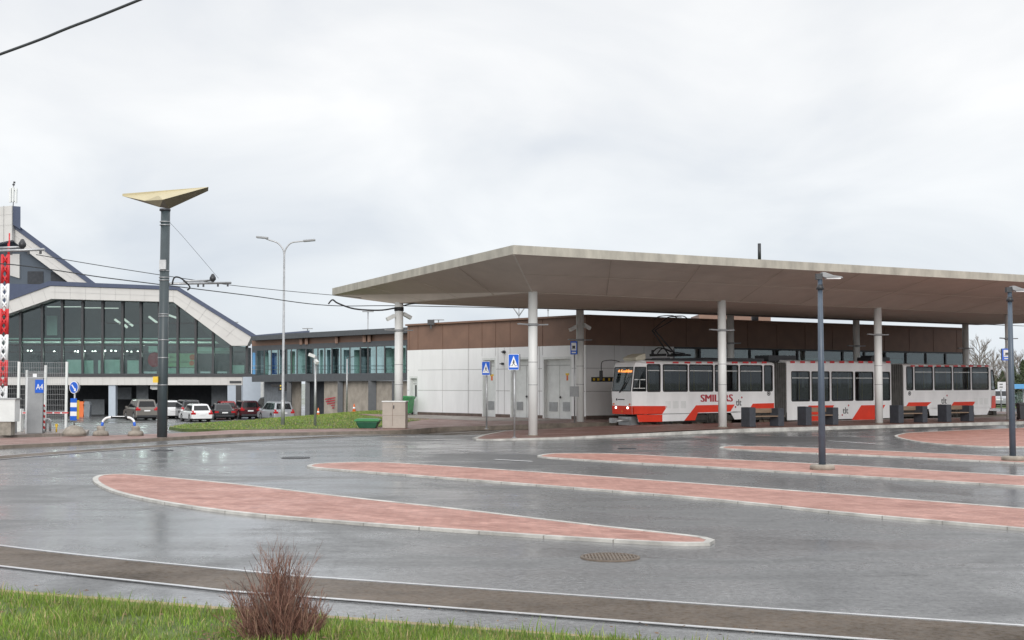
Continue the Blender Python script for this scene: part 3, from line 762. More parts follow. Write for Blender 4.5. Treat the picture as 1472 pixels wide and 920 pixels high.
# doors
def door(nm, label, louvers, sticker, knob=None):
    s0, s1, zt = op[nm]; rec = .22
    mb = MB(); i0, i1 = s0 + .10, s1 - .10
    a, b = hw(i0) - HN * rec, hw(i1) - HN * rec
    mb.prism([(a.x, a.y, .12), (b.x, b.y, .12), (b.x, b.y, zt - .12), (a.x, a.y, zt - .12)], -HN * .05)
    if s1 - s0 > 2.0: mb.bar((a + b) / 2 + HN * .003 + Vector((0, 0, .14)), (a + b) / 2 + HN * .003 + Vector((0, 0, zt - .45)), .025, .01, 1, up=HW)
    mb.bar(a + HN * .003 + Vector((0, 0, zt - .45)), b + HN * .003 + Vector((0, 0, zt - .45)), .012, .04, 1)
    d = mb.build('door', [M['lightgrey'], M['joint']], hall, world=True); d['label'] = label
    mb = MB()
    for s, e in ((s0, s0 + .1), (s1 - .1, s1)): a2, b2 = hw(s), hw(e); mb.prism([(a2.x, a2.y, .1), (b2.x, b2.y, .1), (b2.x, b2.y, zt), (a2.x, a2.y, zt)], -HN * .3)
    a2, b2 = hw(s0 + .1), hw(s1 - .1); mb.prism([(a2.x, a2.y, zt - .12), (b2.x, b2.y, zt - .12), (b2.x, b2.y, zt), (a2.x, a2.y, zt)], -HN * .3)
    mb.build('frame', M['lightgrey'], d, world=True)
    for xl, xr, yt, yb in louvers:
        c0, z1 = onwall(xr, yt, HA - HN * rec, HW); c1, z0 = onwall(xl, yb, HA - HN * rec, HW)
        mb = MB(); nst = 9
        for i in range(nst):
            z = z0 + (z1 - z0) * (i + .5) / nst
            p, q = hw(c0, z) - HN * (rec - .02), hw(c1, z) - HN * (rec - .02)
            mb.bar(p, q, .03, (z1 - z0) / nst * .55)
        p, q = hw(c0, (z0 + z1) / 2) - HN * (rec - .006), hw(c1, (z0 + z1) / 2) - HN * (rec - .006); mb.bar(p, q, .008, z1 - z0, 1)
        mb.build('louvre', [M['steel'], M['joint']], d, world=True)
    if sticker:
        xl, xr, yt, yb = sticker; P0 = HA - HN * (rec - .004)
        c0, z1 = onwall(xr, yt, P0, HW); c1, z0 = onwall(xl, yb, P0, HW); mb = MB()
        zz = z0 + (z1 - z0) * .72; w = c1 - c0
        p, q = hw(c0, (zz + z1) / 2) - HN * (rec - .004), hw(c1, (zz + z1) / 2) - HN * (rec - .004); mb.bar(p, q, .006, z1 - zz, 0)
        p, q = hw(c0 + w * .25, (zz + z0) / 2) - HN * (rec - .004), hw(c1 - w * .25, (zz + z0) / 2) - HN * (rec - .004); mb.bar(p, q, .006, zz - z0 - .002, 1)
        mb.build('warning_sticker', [M['yellow'], M['orange']], d, world=True)
    if knob:
        s, z = onwall(*knob, HA - HN * rec, HW); p = hw(s, z) - HN * (rec - .03); mb = MB(); mb.bar(p, p + HN * .05, .05, .12); mb.bar(p + HN * .03 - HW * .08, p + HN * .03 + HW * .08, .03, .03); mb.build('handle', M['dark'], d, world=True)
door('svc', 'tall double service door with two louvres and a yellow sticker', [(790, 801.5, 578, 591), (809.5, 820, 578, 591)], (813, 818, 536.5, 547), (806.3, 571))
door('mid', 'service door half hidden by the front column', [(743, 752, 577.5, 589.5)], None, (758, 570))
door('nar', 'narrow service door with one louvre', [(702, 710.8, 576.5, 589)], (704.5, 709.5, 538, 547))
door('sml', 'small side door with a dark window slit', [], None)
s0, s1, zt = op['sml']; mb = MB(); mb.bar(hw(s0 + .33, 1.25) - HN * .21, hw(s0 + .33, 1.95) - HN * .21, .28, .02, up=HW); mb.build('window_slit', M['carglass'], hall, world=True)
for px, py, r in ((725.5, 506, .09), (723.5, 523, .07)):
    s, z = onwall(px, py, HA, HW); p = hw(s, z); mb = MB(); mb.tube([p, p + HN * .12], r, 10); mb.bar(p + HN * .1, p + HN * .2 + HW * .1, .05, .05); mb.build('wall_camera', M['dark'], hall, world=True)
# black sign with yellow marks on the platform wall
for k, s in enumerate((.35, 1.35)):
    t = tag(MB().bar(HA + U * s + Vector((0, 0, 2.27)) - N * .03, HA + U * (s + .98) + Vector((0, 0, 2.27)) - N * .03, .05, .24).build('wall_sign', M['black']), ['black direction sign on the platform wall beside the brown band corner', 'black direction sign on the platform wall just ahead of the tram'][k], 'sign')
    for a in (.08, .36, .72):
        mm = MB(); mm.bar(HA + U * (s + a) + Vector((0, 0, 2.27)) - N * .056, HA + U * (s + a + .13) + Vector((0, 0, 2.27)) - N * .056, .006, .12); mm.build('yellow_mark', M['yellow'], t)
# roof boxes and lights on the hall
mb = MB(); a, b = D(1005, 460, 86), D(1108, 462, 86); mb.prism([(a.x, 86, 5.3), (b.x, 86, 5.3), (b.x, 86, 6.62), (a.x, 86, 6.66)], (0, 4, 0)); mb.build('roof_box', M['brown'], hall, world=True)
mb = MB(); a = D(800, 457, 80); mb.bb(a.x - .1, a.x + 1.6, 80, 81.5, 5.3, 5.98); mb.build('roof_hatch', M['lightgrey'], hall, world=True)
for px, py, Y in ((619.5, 463.5, 76.5), (1085, 459, 78)):
    p = D(px, py, Y); mb = MB(); mb.bb(p.x - .05, p.x + .05, Y - .05, Y + .05, 5.3, p.z - .1); mb.bb(p.x - .2, p.x + .2, Y - .15, Y + .15, p.z - .14, p.z + .16); mb.build('roof_floodlight', M['dark'], hall, world=True)

# ------------------------------------------------------------------ glazed lounge between hall and terminal
lx = [600, 585, 565, 540, 520, 500, 480, 460, 440, 420, 405, 390, 376, 362]
def lY(px): return 96 + (592 - px) / 230 * 24
def interp(px, pts):
    pts = sorted(pts)
    if px <= pts[0][0]: return pts[0][1]
    for (a, b), (c, d) in zip(pts, pts[1:]):
        if px <= c: return b + (d - b) * (px - a) / (c - a)
    return pts[-1][1]
lou = thing('lounge_building', (D(470, 550, 108).x, 108, -.7), 'low lounge wing with a strip of tall windows above a grey beam and concrete wall', 'building')
top = [(362, 483.5), (420, 479), (500, 474.8), (585, 470.5), (600, 469.7)]
tbot = [(362, 489.5), (420, 486.5), (500, 482.2), (585, 478.5), (600, 477.8)]
bbot = [(362, 497.5), (420, 495.0), (500, 492), (585, 488.5), (600, 488)]
gtop = [(362, 504.5), (420, 502), (500, 499.5), (585, 496.5), (600, 496)]
gbot = [(362, 541), (376, 539), (420, 537.5), (585, 536), (600, 535.8)]
ebot = [(362, 549), (600, 547)]
def lband(mb, tp, bt, m=0, back=.3, off=0.0, xs=None):
    xs = xs or lx
    for a, b in zip(xs, xs[1:]):
        pa, pb = D(a, interp(a, tp), lY(a) + off), D(b, interp(b, tp), lY(b) + off)
        qa, qb = D(a, interp(a, bt), lY(a) + off), D(b, interp(b, bt), lY(b) + off)
        mb.prism([qa, qb, pb, pa], (.12 * back, back, 0), m)
lband_ = lambda name, mt, tp, bt, back, off=0.0: (lambda mb: (lband(mb, tp, bt, 0, back, off), mb.build(name, mt, lou, world=True))[1])(MB())
lband_('roof_edge', M['beam'], top, tbot, 14, -1.2)
lband_('brown_soffit', M['brown'], [(x, y - .8) for x, y in tbot], bbot, .3, .2)
lband_('head_beam', M['beam'], bbot, gtop, .35, -.1)
lband_('floor_beam', M['beam'], gbot, ebot, .6, -.3)
# windows of the lounge
edgesx = [592, 584.5, 570, 553, 541, 529, 518, 503, 490, 477, 467, 457, 450, 440, 427, 419, 412, 400, 390, 380, 369]
for a, b in zip(edgesx, edgesx[1:]):
    mb = MB()
    mb.prism([D(a, interp(a, gbot), lY(a)), D(b, interp(b, gbot), lY(b)), D(b, interp(b, gtop), lY(b)), D(a, interp(a, gtop), lY(a))], (0, .03, 0))
    w = mb.build('window', M['glass'], lou, world=True)
    mb = MB(); mb.bar(D(a, interp(a, gbot), lY(a) - .02), D(a, interp(a, gtop), lY(a) - .02), .07, .10, up=(1, 0, 0)); mb.build('frame', M['dark'], w, world=True)
# behind the glass: pale boards, posts and a rail
for k, (a, b, yt, yb, mt) in enumerate([(428, 439, 501, 537, 'sign_white'), (573, 583, 500, 536, 'mint'), (555, 568, 501, 536, 'mint'), (509, 517, 503, 537, 'mint'), (494, 502, 503, 536, 'bluegrey'), (460, 464, 503, 537, 'mint'), (470, 475, 503, 537, 'bluegrey'), (417, 424, 505, 537, 'mint2'), (391, 398, 507, 538, 'blue'), (363, 367, 507, 538, 'roofblue'), (381, 386, 507, 538, 'mint')]):
    mb = MB(); Y = lY(a) + (.12 if k == 0 else 1.4 + .2 * (k % 4)); mb.prism([D(a, yb, Y), D(b, yb, Y), D(b, yt, Y), D(a, yt, Y)], (0, .05, 0)); mb.build('glazed_board', M[mt], lou, world=True)
mb = MB()
for a, b in zip(lx, lx[1:]): mb.bar(D(a, 526, lY(a) + .8), D(b, 526, lY(b) + .8), .06, .06); mb.bar(D(a, 531, lY(a) + .8), D(b, 531, lY(b) + .8), .04, .04)
mb.build('handrail', M['steel'], lou, world=True)
lband_('interior_floor', M['garage_mid'], [(362, 541), (600, 537)], [(362, 544), (600, 540)], 9, .4)
for a, b in ((362, 384), (402, 412), (440, 449), (477, 486), (519, 532), (552, 562)):
    mb = MB(); lband(mb, [(362, 503), (600, 499)], [(362, 541), (600, 538)], 0, .3, 8.5, [a, b]); mb.build('rear_wall', M['interior'], lou, world=True)
# concrete ground floor and posts
def gnd(px, Y): q = D(px, 560, Y); return g(q.x, q.y)
mb = MB(); xs2 = [600, 585, 566, 538, 535, 492, 488, 466]
for a, b in zip(xs2, xs2[1:]):
    Ya, Yb = lY(a) + .7, lY(b) + .7; pa, pb = D(a, 548.5, Ya), D(b, 548.5, Yb)
    mb.prism([(pa.x, Ya, gnd(a, Ya) - .3), (pb.x, Yb, gnd(b, Yb) - .3), (pb.x, Yb, pb.z + .05), (pa.x, Ya, pa.z + .05)], (0, .3, 0))
mb.build('ground_wall', M['concrete'], lou, world=True)
mb = MB()
for a, w in ((566.5, .16), (535.5, .32), (489.5, .22), (442.5, .2), (416, .2)):
    Y = lY(a) + .2; p = D(a, 547.5, Y); MB().bb(p.x - w, p.x + w, Y - .15, Y + .25, gnd(a, Y) - .2, p.z).build('post', M['beam'], lou, world=True)
mb = MB()
for a, b, m in ((466, 446, 1), (446, 441, 0), (433, 420, 2), (420, 380, 3)):
    Ya, Yb = lY(a) + 2.4, lY(b) + 2.4; pa, pb = D(a, 548, Ya), D(b, 548, Yb); mb.prism([(pa.x, Ya, gnd(a, Ya) - .3), (pb.x, Yb, gnd(b, Yb) - .3), (pb.x, Yb, pb.z), (pa.x, Ya, pa.z)], (0, .2, 0), m)
mb.build('recessed_wall', [M['concrete'], M['garage'], M['concrete'], M['garage_mid']], lou, world=True)
mb = MB()
for i in range(5): mb.bar(D(467 + i * 1.5, 574 + i * 3.3, lY(470) + .66), D(482 - i * .4, 571.5 + i * 3.6, lY(482) + .66), .02, .10)
mb.build('wall_scrawl', M['text_red'], lou, world=True)
# brackets under the roof
mb = MB()
for a in (433, 433 + 8, 484, 524, 531): mb.bar(D(a, interp(a, tbot), lY(a) - .2), D(a, interp(a, bbot) + 1, lY(a) - .2), .25, .35)
mb.build('roof_bracket', M['brown'], lou, world=True)
t = thing('flight_sign', (D(403, 556, 115).x, 115.6, D(403, 556, 115).z), 'black hanging sign with yellow squares under the lounge beam', 'sign')
mb = MB(); mb.bar(D(390, 554.5, 115.6), D(402, 554.5, 115.6), .1, .26); mb.bar(D(400, 557, 115.5), D(416.5, 557, 115.5), .1, .62); mb.bar(D(408, 553, 115.55), D(408, 547, 115.55), .06, .06); mb.build('panel', M['black'], t, world=True)
mb = MB()
for x, y in ((402.5, 554.5), (402.5, 559), (413, 554.5), (413, 559.5)): mb.bar(D(x, y, 115.44), D(x + 1.8, y, 115.44), .02, .13)
mb.build('yellow_mark', M['yellow'], t, world=True)
for px, py in ((457.5, 595.5), (509, 594)):
    p = D(px, py, 100 if px < 500 else 98); gz = g(p.x, p.y) + .1
    t = thing('traffic_cone', (p.x, p.y, gz), 'small orange cone by the dark doorway of the lounge' if px < 500 else 'small pale orange cone in front of the concrete lounge wall', 'cone')
    MB().lathe([(.2, 0), (.2, .04)], n=8).build('base', M['orange'], t); MB().lathe([(.13, .04), (.1, .25), (.03, .6)], n=12).build('cone', M['orange'], t); MB().lathe([(.108, .22), (.082, .36)], n=12).build('white_band', M['sign_white'], t)

# ------------------------------------------------------------------ airport terminal
YT = 128.0
def T(px, py, y=YT): return D(px, py, y)
ter = thing('terminal_building', (T(180, 550).x, YT, -1.2), 'terminal with a pale angled roof band over a tall dark glass front', 'building')
def poly_prism(name, px, mt, y, depth, lean=0.0):
    parent = None
    mb = MB(); mb.prism([T(a, b, y) for a, b in px], (lean * depth, depth, 0), 0); return mb.build(name, mt, parent or ter, world=True)
fas = [(-190, 506), (-60, 460.5), (0, 437), (12, 431.5), (72, 411), (254, 417.2), (362, 482.5), (355, 497), (333, 497), (249, 434), (74, 429.5), (12, 451), (0, 455.5), (-60, 480), (-190, 527)]
poly_prism('roof_band', fas, M['cladding'], YT - 1.2, 1.5)
cop = [(-190, 499), (-60, 452.5), (0, 429.5), (70, 404), (256, 411.7), (368, 481.5), (445, 475.0), (445, 480), (362, 484.5), (254.2, 416.6), (72, 410.4), (0, 436.4), (-60, 460), (-190, 505.4)]
poly_prism('roof_coping', cop, M['navy'], YT - 1.35, 22, -.34)
# joints of the pale cladding
mb = MB()
def jl(a, b): mb.bar(T(*a, YT - 1.203), T(*b, YT - 1.203), .012, .05, up=(0, 1, 0))
for x in (79, 101, 123, 144.5, 166, 187, 208, 229, 249): yt = 411 + (x - 72) / 182 * 6.2; jl((x, yt), (x, yt + 18))
jl((73, 419.5), (252, 426))
for f in (.2, .4, .6, .8): jl((254 + 108 * f, 417.2 + 65.3 * f), (247 + 97 * f, 434 + 63 * f))
jl((252, 426), (348, 490))
for f in (.15, .4, .62, .85): jl((72 - 72 * f, 411 + 26 * f), (74 - 70 * f + 4, 429.5 + 23 * f))
mb.build('cladding_joints', M['joint'], ter, world=True)
mb = MB()
mb.prism([T(249, 434, YT), T(333, 497, YT), T(318, 497, YT + 1), T(242, 434, YT + 1)], (0, .4, 0)); mb.build('soffit_edge', M['beam'], ter, world=True)
# glass bays
mx = [-110, -81, -55, -28, .5, 29.6, 60.9, 89.6, 119, 147.8, 176.5, 202.6, 229, 255.6, 281.5, 306.4, 332, 355]
def topy(x): return interp(x, [(-190, 527), (-60, 480), (0, 455.5), (12, 451), (74, 429.5), (249, 434), (333, 497), (356, 497)])
mb = MB(); YG = YT + .1
for a, b in zip(mx, mx[1:]):
    m2 = MB(); xsn = [a] + [x for x in (12, 74, 249, 333) if a < x < b] + [b]
    low = [T(a, 537.5, YG), T(b, 537.5, YG)]; m2.prism(low + [T(x, topy(x) - 1, YG) for x in xsn[::-1]], (0, .04, 0))
    ra = math.sin(a * 12.9) * .006; pv = T((a + b) / 2, 500, YG); m2.v = [pv + Matrix.Rotation(ra, 3, 'Z') @ Matrix.Rotation(ra * .6, 3, 'X') @ (v - pv) for v in m2.v]      # panes never hang quite true
    w = m2.build('window', M['glass'], ter, world=True)
    for yy, h_ in ((489, .16), (496, .10), (506, .05), (464.5, .06)):
        if yy == 464.5 and not 140 < a < 260: continue
        if yy > topy(a) + 6 and yy > topy(b) + 6: MB().bar(T(a, yy, YG - .06), T(b, yy, YG - .06), .10, h_).build('transom', M['dark'], w, world=True)
for x in mx:
    m2 = MB(); m2.bar(T(x, 538, YG - .1), T(x, topy(x), YG - .1), .22, .3, up=(0, 1, 0)); m2.build('mullion', M['dark'], ter, world=True)
poly_prism('sill', [(-190, 537), (356, 537), (376, 538), (376, 541.5), (-190, 541.5)], M['dark'], YT - .25, .6)
wb = poly_prism('floor_band', [(-190, 541.6), (348.5, 541.6), (348.5, 553.5), (-190, 553.5)], M['cladding'], YT - .15, .8)
mb = MB()
for i in range(24): x = 105 + i * 10.6; mb.bar(T(x, 541.8, YT - .152), T(x, 553.3, YT - .152), .01, .035, up=(0, 1, 0))
mb.build('panel_joints', M['joint'], wb, world=True)
# inside the glass
poly_prism('upper_floor', [(-190, 486), (345, 486), (345, 491), (-190, 491)], M['mint'], YT + 1.6, 8)
poly_prism('lower_floor', [(-190, 539), (356, 539), (356, 543), (-190, 543)], M['garage_mid'], YT + .7, 12)
poly_prism('back_wall', [(-190, 520), (72, 420), (254, 425), (340, 497), (360, 500), (360, 545), (-190, 545)], M['interior'], YT + 13, .4)
for (a, b, yt, yb, mt, dy) in ((96, 117, 517, 537, 'mint', 1.0), (120, 134, 518, 537, 'mint', 1.0), (141, 144, 518, 537, 'mint', 1.0), (149, 172, 517, 537, 'mint', 1.0), (183, 199, 518, 537, 'mint', 1.0), (240, 254, 508, 527, 'mint2', 2.0), (258, 279, 508, 528, 'mint2', 2.0), (258, 280, 529, 537, 'mint', 1.2), (334, 351, 525, 537, 'mint', 1.0), (240, 253, 529, 537, 'mint', 1.1), (213.5, 226, 497.5, 507, 'mint', .9), (67, 82, 454, 482, 'mint', 5.0), (284, 304, 499, 508, 'mint', 3), (308, 330, 500, 508, 'mint', 3), (207, 225, 534, 537, 'sign_white', .8), (288, 302, 534, 536.5, 'sign_white', .8), (312, 326, 534, 536.5, 'sign_white', .8)):
    poly_prism('balustrade' if yt > 515 else 'interior_panel', [(a, yb), (b, yb), (b, yt), (a, yt)], M[mt], YT + dy, .08)
mb = MB()
for a, b, yy in ((68, 118, 441), (122, 145, 442.5), (150, 170, 443)): mb.bar(T(a, yy, YT + 5), T(b, yy, YT + 5), .3, .08)
for (a, b) in (((165, 459), (173, 465)), ((178, 458.5), (191, 468.5)), ((214, 455), (226, 464)), ((240, 452), (254, 457)), ((179, 467), (183, 471))): mb.bar(T(*a, YT + 6), T(*b, YT + 6), .25, .2)
mb.build('strip_light', M['tube_light'], ter, world=True)
mb = MB()
for x in (108, 112, 122, 133, 137, 151, 160, 166, 183, 189, 198, 78, 45, 40, 290, 320): mb.lathe([(.08, -.08), (.1, 0), (.05, .08)], T(x, 504 + (x % 5) * .4, YT + 4), 8)
mb.build('spot_lamp', M['lampwhite'], ter, world=True)
for x in (48, 82, 112, 145, 178, 207, 240, 268, 296, 322):     # the lit lamps of the concourse ceiling
    q = T(x, 508, YT + 3.6); l_ = bpy.data.lights.new('concourse_lamp', 'POINT'); l_.energy = 110; l_.shadow_soft_size = .12; l_.color = (1, .97, .9)
    lo_ = bpy.data.objects.new('concourse_lamp', l_); COL.objects.link(lo_); lo_.location = q
# red round board and its letters
m2 = MB(); cc = T(222, 517, YT + .9)
m2.prism([cc + Vector((math.cos(q) * .75 * .9, 0, math.sin(q) * .75)) for q in [i * math.pi / 12 for i in range(24)]], (0, .06, 0)); m2.build('round_board', M['text_red'], ter, world=True)
def tfit(body, a, b, ybase, hpx, Y, mt='letter'):
    p = T(a, ybase, Y); put_text('lettering', body, hpx * YT / F * 1.38, M[mt], ter, frame(p - ter.location, (1, 0, 0), (0, 0, 1)), fit=(T(b, ybase, Y) - p).x)
tfit('O\u2014', 244, 252, 515, 4, YT + 1.94); tfit('A S\u00d6\u00d6K', 240.5, 255, 521.5, 3, YT + 1.94); tfit('A OLED?', 259, 271.5, 521.5, 3, YT + 1.94)
for x, y, r in ((276.5, 513.5, .3), (275.5, 522, .25)): 
    m2 = MB(); c2 = T(x, y, YT + 1.93); m2.prism([c2 + Vector((math.cos(q) * r, 0, math.sin(q) * r)) for q in [i * math.pi / 6 for i in range(12)]], (0, .03, 0)); m2.build('banner_spot', M['orange'], ter, world=True)
# ground floor: garage recess
poly_prism('garage_back', [(-190, 553), (350, 553), (350, 602), (-190, 602)], M['garage'], YT + 9, .3)
mb = MB()
for a, b in ((156, 166), (-40, -30)): mb.prism([T(a, 602, YT), T(b, 602, YT), T(b, 553.4, YT), T(a, 553.4, YT)], (0, .7, 0))
mb.build('garage_pier', M['bluegrey'], ter, world=True)
for a, b, yt, yb, mt, dy in ((167, 189, 557, 574, 'garage_mid', 5), (196, 213, 554, 600, 'garage_mid', 4), (216, 218.5, 554, 559, 'sign_white', .6), (304, 326, 554, 600, 'garage_mid', 5), (218, 226, 554, 560, 'lightgrey', .6), (120, 150, 574, 596, 'garage_mid', 6)):
    poly_prism('garage_panel', [(a, yb), (b, yb), (b, yt), (a, yt)], M[mt], YT + dy, .2)
poly_prism('side_wall', [(327, 602), (348.6, 602), (348.6, 553.6), (327, 553.6)], M['bluegrey'], YT - .1, .5)
poly_prism('side_door', [(339, 602), (347, 602), (347, 554), (339, 554)], M['dark'], YT - .16, .05)
poly_prism('door_sign', [(330, 547.5), (347, 547.5), (347, 551), (330, 551)], M['dark'], YT - .2, .04)
poly_prism('annex_wall', [(349, 602), (374.5, 602), (374.5, 541.7), (349, 541.7)], M['bluegrey'], YT - .3, 9)
poly_prism('annex_end', [(374.6, 602), (379, 602), (379, 547), (374.6, 547)], M['lightgrey'], YT - .5, 2)
# upper gable and its stub tower
YU = 135.0
poly_prism('upper_wall', [(-190, 300), (17, 338), (118, 418), (118, 424), (-190, 480)], M['slate'], YU + .8, 12, -.40)
poly_prism('upper_band', [(17, 325), (132, 410), (105, 411), (17, 345)], M['cladding'], YU - .4, 1.2)
poly_prism('upper_coping', [(17, 318.5), (29, 326), (140, 409), (132, 411), (17, 325.5)], M['navy'], YU - .6, 14, -.40)
poly_prism('stub_tower', [(17, 296), (29.5, 297), (29.5, 330), (17, 322)], M['navy'], YU - 1.0, 5, -.42)
poly_prism('tower_panel', [(-60, 303), (17, 295.5), (17, 345), (-60, 362)], M['cladding'], YU - 1.3, 1.0)
mb = MB()
for x in (5.5,): mb.bar(T(x, 296, YU - 1.31), T(x, 349, YU - 1.31), .02, .14, up=(0, 1, 0))
for y in (310, 325): mb.bar(T(-60, y + 3, YU - 1.305), T(17, y - 2, YU - 1.305), .012, .03, up=(0, 1, 0))
mb.bar(T(17, 335, YU - .405), T(118, 411, YU - .405), .012, .05, up=(0, 1, 0))
mb.build('tower_joints', M['joint'], ter, world=True)
poly_prism('gable_panel', [(14.5, 365), (28, 365), (28, 400), (14.5, 396)], M['cladding'], YU + .6, .2)
poly_prism('gable_window', [(39.5, 390), (62, 390), (62, 409), (39.5, 409)], M['garage'], YU + .7, .2)
poly_prism('gable_recess', [(73, 391), (82, 392), (96, 405), (73, 404)], M['garage'], YU + .68, .2)
poly_prism('upper_roof', [(-190, 408), (-20, 405), (20, 408), (72, 409), (72, 425), (-190, 500)], M['navy'], YU - 3, 3)
# antenna on the stub tower
p = T(19, 296, YU + 1)
t = thing('roof_antenna', p, 'grey panel antenna cluster on the stub tower of the terminal', 'antenna')
MB().tube([(0, 0, -.2), (0, 0, 2.45)], .05, 8).build('mast', M['steel'], t)
for dx, dz in ((-.28, 1.1), (.0, 1.15), (.32, 1.05)): MB().bb(dx - .1, dx + .1, -.2, 0, dz - .75, dz + .8).build('antenna_panel', M['lightgrey'], t)
MB().bb(-.35, .38, -.06, .06, .45, .52).bb(-.35, .38, -.06, .06, 1.6, 1.67).build('bracket', M['dark'], t); MB().bb(-.1, .1, -.1, .1, 2.2, 2.35).bb(0, .15, -.1, .1, 2.42, 2.6).build('beacon', M['dark'], t)
# recycling bins in the garage
for px, mt, lb in ((117.5, 'orange', 'orange bin in the dark garage behind the keep right sign'), (126, 'garage_mid', 'grey bin next to the orange one in the garage')):
    p = T(px, 590, YT - 1); gz = g(p.x, p.y); t = thing('waste_bin', (p.x, YT - 1, gz), lb, 'bin')
    MB().prism([(-.25, -.3, 0), (.25, -.3, 0), (.33, -.3, 1.15), (-.33, -.3, 1.15)], (0, .6, 0)).build('body', M[mt], t); MB().prism([(-.35, -.32, 1.16), (.35, -.32, 1.16), (.2, -.32, 1.5), (-.2, -.32, 1.5)], (0, .64, 0)).build('lid', M[mt], t)
# ------------------------------------------------------------------ tram
TZ = -.12
TP = Vector((5.75, 60.5, 0)); TW = 2.0
def tw(px, py): s, z = onwall(px, py, TP, U); return s, z - TZ
def ts(px): return tw(px, 550)[0]
tram = thing('articulated_tram', (TP.x, TP.y, TZ), 'white and red three-car articulated tram standing at the platform under the canopy', 'tram', rz=ANG)
def rrect(cx, cz, w, h, r, n=5):
    out = []
    for sx, sz, a0 in ((1, 1, 0), (-1, 1, 90), (-1, -1, 180), (1, -1, 270)):
        for i in range(n + 1):
            a = math.radians(a0 + 90 * i / n); out.append((cx + sx * (w / 2 - r) + math.cos(a) * r, cz + sz * (h / 2 - r) + math.sin(a) * r))
    return out
def boxes_with_openings(mb, x0, x1, z0, z1, ops, y0, y1, m=0):
    x = x0
    for xa, xb, za, zb in sorted(ops):
        if xa > x: mb.bb(x, xa, y0, y1, z0, z1, m)
        mb.bb(xa, xb, y0, y1, z0, za, m); mb.bb(xa, xb, y0, y1, zb, z1, m); x = xb
    mb.bb(x, x1, y0, y1, z0, z1, m)
def tram_window(parent, xa, xb, za, zb, vent, y=0.0, sgn=-1):
    cx, cz, w, h = (xa + xb) / 2, (za + zb) / 2, xb - xa, zb - za
    mb = MB(); mb.bb(xa, xb, y - sgn * .022, y - sgn * .030, za, zb)
    g_ = mb.build('window', M['tramglass'], parent)
    o = rrect(cx, cz, w + .07, h + .07, .09); i = rrect(cx, cz, w - .05, h - .05, .10); k = len(o); yy = y + sgn * .004
    mb = MB(); mb.add([(a, yy, b) for a, b in o] + [(a, yy, b) for a, b in i] + [(a, y - sgn * .03, b) for a, b in i], [(j, (j + 1) % k, k + (j + 1) % k, k + j) for j in range(k)] + [(k + j, k + (j + 1) % k, 2 * k + (j + 1) % k, 2 * k + j) for j in range(k)], 0)
    if vent: mb.bb(xa + .03, xb - .03, y - sgn * .012, y - sgn * .021, zb - vent - .035, zb - vent, 1)
    mb.build('window_rubber', [M['black'], M['lightgrey']], parent)
def roof_loft(mb, x0, x1, zt, rise=.17, m=0):
    sec = [(0, 0), (.03, .07), (.16, .13), (.55, rise), (1.45, rise), (1.84, .13), (1.97, .07), (2.0, 0)]
    vs = [(x, y, zt + z) for x in (x0, x1) for y, z in sec]; k = len(sec)
    mb.add(vs, [(i, i + 1, k + i + 1, k + i) for i in range(k - 1)], m, True)
    mb.add([(x0, y, zt + z) for y, z in sec], [tuple(range(k))], m); mb.add([(x1, y, zt + z) for y, z in sec], [tuple(range(k))], m)
def decal(parent, name, pts, mt, off=.004, th=.004):
    """livery panel on the near side; pts are (px, py) on the side plane"""
    mb = MB(); q = [tw(a, b) for a, b in pts]
    mb.prism([(s, -off, z) for s, z in q], (0, -th, 0)); return mb.build(name, mt, parent)
def nose(x_f, sign, zt, zb, name, base_z=.62):
    """tapered cab end; sign +1 = front at low x, -1 = rear at high x"""
    rows = [(zb, .05), (1.78, .0), (3.02, .17), (zt + .05, .27), (zt + .14, .55)]
    def pt(r, k):
        z, dx = rows[r]
        x = [.75, dx, dx, .75][k]; y = [0, .24, 1.76, 2.0][k]
        if r == 4: y = 1 + (y - 1) * .9
        if r == 3 and k in (0, 3): z = zt + .0
        if r == 4 and k in (0, 3): z = zt + .125
        return Vector((x_f + sign * x, y, z))
    mb = MB(); gl = []
    for r in range(4):
        for k in range(3):
            q = [pt(r, k), pt(r, k + 1), pt(r + 1, k + 1), pt(r + 1, k)]
            if r == 1:
                c = sum(q, Vector()) / 4; e = []
                hv = (q[1] - q[0]).normalized(); vv = (q[3] - q[0]).normalized(); i = .055
                e = [q[0] + hv * i + vv * .04, q[1] - hv * i + vv * .04, q[2] - hv * i - vv * .07, q[3] + hv * i - vv * .07]
                for a in range(4): b = (a + 1) % 4; mb.quad(q[a], q[b], e[b], e[a])
                gl.append(e)
            else: mb.quad(*q)
    q = [pt(4, k) for k in range(4)]; mb.quad(*q)
    mb.quad(*[pt(0, k) for k in range(4)])
    return mb, gl, pt
